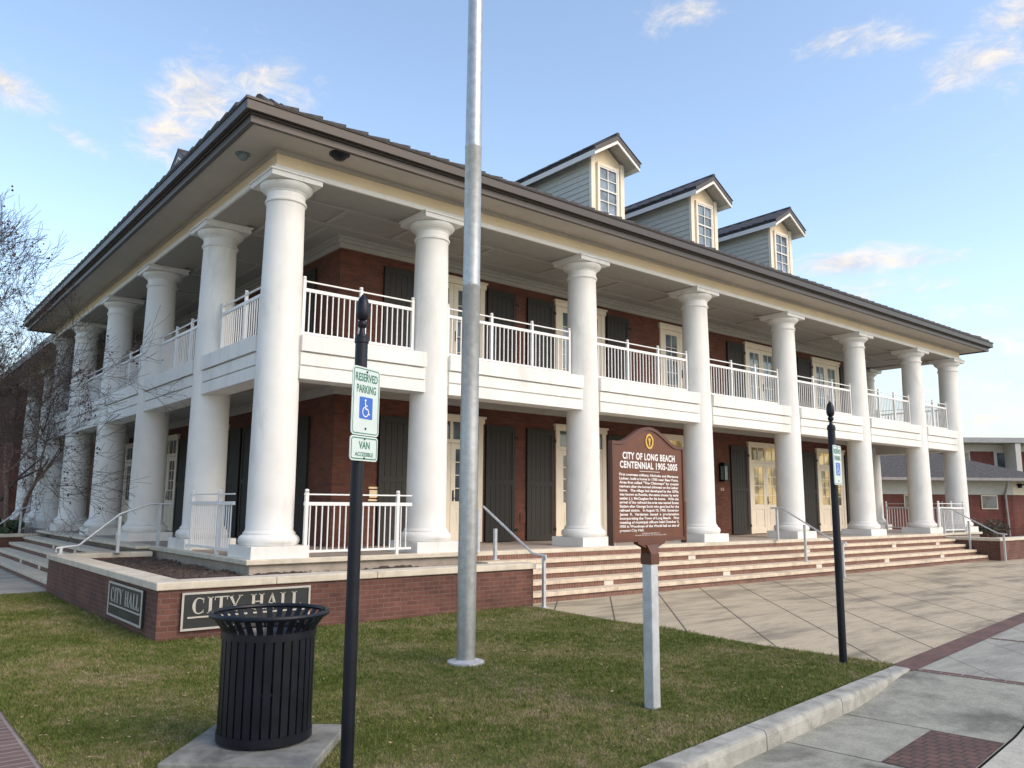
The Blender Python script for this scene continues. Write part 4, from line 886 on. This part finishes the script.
P1 = (-2.96, -8.42)
e1 = finial_post(P1[0], P1[1], 3.15, 'nearer black sign post by the litter bin with reserved parking and van plates'); parking_sign(e1, P1[0], P1[1], R(25), z0=2.185)
e2 = finial_post(3.26, -8.33, 2.965, 'farther black sign post at the right lawn corner with one reserved parking plate'); parking_sign(e2, 3.26, -8.33, R(12), van=False)

# ------------------------------------------------------------------ litter bin
pad = MB(); pc = Vector((-3.13, -7.47)); a_ = Vector((.752, -.659))*.5; c_ = Vector((.659, .752))*.5
pad.slab([tuple(pc-a_-c_), tuple(pc+a_-c_), tuple(pc+a_+c_), tuple(pc-a_+c_)], -.05, .075)
tag(pad.build('concrete_pad', M['conc'], bevel=.012), 'stained square concrete pad under the black litter bin', 'concrete pad')
tcn = Vector((-3.07, -7.39, .075)); tb = tag(empty('litter_bin', tuple(tcn)), 'black slatted metal litter bin with flared rim on a concrete pad', 'litter bin')
TT = Matrix.Translation(tcn); r0 = .325; hb = .755
b = MB(); ns = 32
for k in range(ns):
    a = 2*math.pi*k/ns; wd = .050/2
    prof = [(r0-.012, .03), (r0, .06), (r0, hb-.02), (r0+.012, hb+.02), (r0+.05, hb+.07), (r0+.082, hb+.11)]
    q = []
    for r_, z in prof:
        wk = wd*(1 if z < hb else .86)
        for s_, dr in ((-1, 0), (1, 0), (1, -.007), (-1, -.007)):
            rr_ = r_+dr; q.append((rr_*math.cos(a)-s_*wk*math.sin(a), rr_*math.sin(a)+s_*wk*math.cos(a), z))
    fs = []
    for i in range(len(prof)-1):
        for j in range(4): fs.append((i*4+j, i*4+(j+1)%4, (i+1)*4+(j+1)%4, (i+1)*4+j))
    fs += [(0,3,2,1), tuple(len(q)-4+j for j in range(4))]; b.add(q, fs, TT)
b.build('slats', M['blackm'], tb)
def hoop(b, r, z, hh, t=.008):
    b.lathe([(r, z), (r, z+hh), (r-t, z+hh), (r-t, z), (r, z)], 56, TT, caps=False)
for q_ in ((r0+.008, .015, .06), (r0+.010, hb-.045, .05), (r0-.008, .35, .018)): b = MB(); hoop(b, *q_); b.build('band', M['blackm'], tb, smooth=True)
b = MB(); b.tube([tcn+Vector(((r0+.085)*math.cos(2*math.pi*k/56), (r0+.085)*math.sin(2*math.pi*k/56), hb+.118)) for k in range(57)], .018, 8, caps=False); b.build('rim', M['black'], tb, smooth=True)
b = MB(); b.lathe([(.25, .05), (.265, .10), (.275, hb-.03), (.265, hb-.025), (.25, hb-.06), (.235, .12), (.01, .10)], 40, TT, caps=False); b.build('liner', M['liner'], tb, smooth=True)
b = MB(); b.lathe([(r0-.02, .03), (r0-.02, .04), (.02, .04), (.02, .03)], 40, TT)
for k in range(4): a = R(45+90*k); b.lathe([(.035, -.0), (.035, .008), (.015, .01), (.015, .035)], 12, TT @ Matrix.Translation((.27*math.cos(a), .27*math.sin(a), 0)))
b.build('base', M['blackm'], tb)

# ------------------------------------------------------------------ trees
def tree(name, lab, base, stems, seed, m, depth=6, twigl=1.0, group=None, droop=0., rmin=.004, tips=True, sp=.22):
    rnd = random.Random(seed); e = tag(empty(name, base), lab, 'tree', group); tr, cr_, be = MB(), MB(), MB()
    def grow(p_, d, L, r, lv):
        n = 4 if lv < 2 else 3; pts = [p_.copy()]; rad = [r]; q = p_.copy(); dd = d.copy()
        for i in range(n):
            dd = (dd+Vector((rnd.gauss(0, .13), rnd.gauss(0, .13), rnd.gauss(.05-droop*lv*.03, .10)))).normalized(); q = q+dd*L/n; pts.append(q.copy()); rad.append(max(rmin*.7, r*(1-.42*(i+1)/n)))
        (tr if lv < 2 else cr_).tube(pts, rad, 7 if lv < 2 else (5 if lv < 4 else 3), caps=(lv < 2))
        if lv >= depth:
            if tips and rnd.random() < sp:
                for _ in range(rnd.randint(1, 4)):
                    c = q+Vector((rnd.gauss(0, .04), rnd.gauss(0, .04), rnd.gauss(0, .04))); s_ = rnd.uniform(.012, .028)
                    be.add([(c.x+s_, c.y, c.z), (c.x-s_, c.y, c.z), (c.x, c.y+s_, c.z), (c.x, c.y-s_, c.z), (c.x, c.y, c.z+s_*1.3), (c.x, c.y, c.z-s_)], [(0,2,4),(2,1,4),(1,3,4),(3,0,4),(2,0,5),(1,2,5),(3,1,5),(0,3,5)])
            return
        k = rnd.choice((2, 3, 3)) if lv > 0 else 3
        for i in range(k):
            ax = dd.orthogonal().normalized(); ax.rotate(Matrix.Rotation(rnd.uniform(0, 6.28), 3, dd)); nd = dd.copy(); nd.rotate(Matrix.Rotation(R(rnd.uniform(16, 46)), 3, ax))
            grow(q, nd, L*rnd.uniform(.66, .88), rad[-1]*rnd.uniform(.62, .82), lv+1)
        if lv >= 1:
            for i in range(2):
                pp = pts[rnd.randint(1, n-1)]; ax = Vector((rnd.gauss(0,1), rnd.gauss(0,1), rnd.gauss(0,1))).normalized(); nd = (dd*.6+ax*.7+Vector((0,0,.2))).normalized(); grow(pp, nd, L*rnd.uniform(.4, .6), rad[-1]*.5, min(depth, lv+2))
    for (ox, oy), d, L, r in stems: grow(Vector(base)+Vector((ox, oy, 0)), Vector(d).normalized(), L, r, 0)
    tr.build('trunk', m, e, smooth=True, fix=False); cr_.build('crown', M['twig'], e, fix=False)
    if be.f: be.build('seed_pods', M['barkd'], e, fix=False)
    return e
tree('bare_tree', 'bare multi-stem tree in the hedge bed by the side steps, nearest the columns', (-1.35, 18.3, .55), [((0, 0), (.08, -.15, 1), 2.1, .10), ((.2, .1), (.20, .1, 1), 2.0, .085), ((-.15, .1), (-.35, .1, 1), 2.1, .09), ((.1, -.2), (.1, -.30, 1), 1.9, .075), ((-.3, -.1), (-.6, -.2, 1), 2.0, .07)], 11, M['bark'], depth=6, group='bare trees beside the hall', sp=.04)
tree('bare_tree', 'dark leaning bare tree at the left edge behind the side steps', (-2.1, 21.2, .55), [((0, 0), (.08, 0, 1), 3.0, .19), ((.3, .2), (.2, .1, 1), 2.2, .09), ((-.4, .1), (-.5, .1, 1), 2.4, .10)], 5, M['barkd'], depth=6, group='bare trees beside the hall', sp=.04)
tree('bare_tree', 'nearest bare tree spreading fine seeded twigs in from the upper left', (-6.7, 6.0, 0), [((0, 0), (.05, .0, 1), 2.25, .12), ((.15, 0), (.26, -.02, 1), 2.2, .095), ((-.2, 0), (-.4, .2, 1), 1.85, .09), ((.1, .1), (.22, .22, 1), 2.0, .09)], 23, M['barkd'], depth=7, group='bare trees beside the hall', sp=.06, rmin=.005)

# ------------------------------------------------------------------ hedges / shrubs
leafm = mat('hedge_leaf', (.045, .075, .025), .6, var=.6, scale=3.); leafd = mat('shrub_leaf', (.05, .055, .028), .6, var=.6, scale=3.)
def shrub(name, lab, cx, cy, z0, rx, ry, rz_, n, m, cat='shrub', group=None, ang=0.):
    e = tag(empty(name, (cx, cy, z0)), lab, cat, group); b = MB(); s = MB(); ca, sa = math.cos(ang), math.sin(ang)
    for k in range(14): aa = random.uniform(0, 6.28); s.tube([(cx, cy, z0), (cx+math.cos(aa)*rx*.6, cy+math.sin(aa)*ry*.6, z0+rz_*random.uniform(.8, 1.7))], [.02, .008], 5)
    lumps = [(random.uniform(-.8, .8), random.uniform(-.8, .8), random.uniform(.5, 1.3)) for _ in range(16)]
    for i in range(n):
        l = random.choice(lumps); d = Vector((random.gauss(0, 1), random.gauss(0, 1), random.gauss(0, 1))).normalized()*random.uniform(.6, 1)*.38
        lx, ly = (l[0]+d.x)*rx, (l[1]+d.y)*ry
        c = Vector((cx+lx*ca-ly*sa, cy+lx*sa+ly*ca, z0+max(.02, (l[2]+d.z)*rz_))); a1 = Vector((random.gauss(0,1), random.gauss(0,1), random.gauss(0,1))).normalized(); a2 = a1.orthogonal().normalized(); q = random.uniform(.025, .055)
        b.add([tuple(c+a1*q), tuple(c+a2*q*.5), tuple(c-a1*q), tuple(c-a2*q*.5)], [(0,1,2,3)])
    s.build('stem', M['bark'], e, fix=False); b.build('foliage', m, e, fix=False)
shrub('hedge', 'low dark green hedge in the bed behind the side steps', -1.5, 20.8, .6, .55, 4.2, .36, 12000, leafm, 'hedge')

# ------------------------------------------------------------------ neighbouring buildings
CM = Vector((-5.55, -13.19, 0)); RH = Vector((.7735, -.6338, 0)); FH = Vector((.6338, .7735, 0))
fb = tag(empty('brick_building', (41.2, 2.8, 0)), 'low brick building with pale upper siding and grey hipped shingle roof behind the hall', 'building')
Tf = Tm((41.2, 2.8, 0), tuple(RH))     # x along facade (to the right), y away from viewer
b = MB(); b.box(-16, 0, 0, 10, -.3, 2.42, Tf); b.box(0.002, 1.4, -.0, 9, -.3, 2.42, Tf @ Matrix.Rotation(R(24), 4, 'Z')); b.build('brick_wall', M['farbrick'], fb)
b = MB(); b.box(-16, 0, -.03, 10, 2.42, 3.19, Tf); b.build('siding', M['farw'], fb)
b = MB(); b.box(.002, 1.4, -.03, 9, 2.42, 3.18, Tf @ Matrix.Rotation(R(24), 4, 'Z')); b.build('siding', M['farc'], fb)  # same pale siding, its sunlit warmth painted in as cream
b = MB(); b.add([Tf @ Vector(q) for q in ((-17, -.9, 3.2), (1.9, -.9, 3.2), (1.9, 12, 3.2), (-17, 12, 3.2), (-14, 5.5, 5.45), (-3.4, 5.5, 5.45))], [(0,1,5,4),(1,2,5),(2,3,4,5),(3,0,4),(0,3,2,1)])
b.v = [tuple(q) for q in b.v]; b.build('roof', M['roofg'], fb)
b = MB(); b.box(-17, 1.9, -.98, -.905, 3.12, 3.26, Tf); b.box(1.905, 1.98, -.98, 12, 3.12, 3.26, Tf); b.build('gutter', mat('far_gutter', (.30, .28, .27), .6), fb)
for px in (-1.25, -5.25, -8.0, -11): 
    b = MB(); b.box(px-.42, px+.42, -.05, .04, 1.68, 2.40, Tf); w = b.build('window', M['farc'], fb); b = MB(); b.box(px-.37, px+.37, -.06, -.0505, 1.73, 2.35, Tf); b.build('pane', M['glass'], w)
b = MB(); b.tube([Tf @ Vector((-.75, -.9, 3.1)), Tf @ Vector((-.45, -.12, 2.5)), Tf @ Vector((-.38, -.12, -.2))], .06, 8); b.build('downpipe', M['pipe'], fb)
b = MB(); T2_ = Tf @ Matrix.Rotation(R(24), 4, 'Z'); b.box(.35, .6, -.3, -.03, 2.9, 3.0, T2_); b.box(.42, .52, -.2, -.03, 2.78, 2.9, T2_); b.build('wall_lamp', M['blackm'], fb)
shrub('shrub', 'round dark shrub under the far building window', *(Tf @ Vector((-2.0, -1.2, 0)))[:2], 0, 1.2, .7, .8, 2600, leafd, group='shrubs by the far brick building')
shrub('shrub', 'wide reddish shrub right of the far building downpipe', *(Tf @ Vector((1.6, -.9, 0)))[:2], 0, 1.6, .8, .9, 3000, mat('red_shrub_leaf', (.085, .05, .03), .6, var=.6, scale=3.), group='shrubs by the far brick building')
tb_ = tag(empty('office_building', (55, 15, 0)), 'two storey flat roofed office block with red brick panels behind the low brick building', 'building')
P0 = CM+FH*62+RH*34; To = Tm((P0.x, P0.y, 0), tuple(RH))
b = MB(); b.box(-34, 30, 0, 12, -.3, 6.6, To); b.build('wall', M['farw'], tb_)
b = MB(); b.box(-34.5, 30.5, -1.6, 12.5, 6.62, 7.0, To); b.build('roof', M['farfascia'], tb_)
for k in range(-8, 9):
    b = MB(); b.box(k*3.3-1.9, k*3.3-.1, -.04, .05, 3.9, 6.05, To); b.build('brick_panel', M['farbrick'], tb_)
    b = MB(); b.box(k*3.3+.05, k*3.3+1.35, -.05, .05, 3.8, 6.05, To); w = b.build('window', M['farw'], tb_); b = MB(); b.box(k*3.3+.13, k*3.3+1.27, -.06, -.0505, 3.9, 5.95, To); b.build('pane', M['glass'], w)
for x in (-18, -9, 4.2, 13): b = MB(); b.box(x-.2, x+.2, -1.5, -.06, -.3, 6.6, To); b.build('pier', M['farw'], tb_)
# far left brick building
lb = tag(empty('brick_building', (-8, 46, 0)), 'dark brick building far off at the left edge, seen through bare trees', 'building')
b = MB(); b.box(-16, 1.2, 46.5, 56, -.3, 6.5); b.build('wall', M['farbrick'], lb)
b = MB(); b.add([(-17, 45.5, 6.5), (2.4, 45.5, 6.5), (2.4, 57, 6.5), (-17, 57, 6.5), (-13, 51, 8.6), (-2, 51, 8.6)], [(0,1,5,4),(1,2,5),(2,3,4,5),(3,0,4),(0,3,2,1)]); b.build('roof', M['roofg'], lb)
for x in (-3.2, -6.4, -9.6):
    b = MB(); b.box(x-.6, x+.6, 46.42, 46.52, 1.2, 2.9); w = b.build('window', M['farw'], lb); b = MB(); b.box(x-.5, x+.5, 46.40, 46.419, 1.3, 2.8); b.build('pane', M['glass'], w)
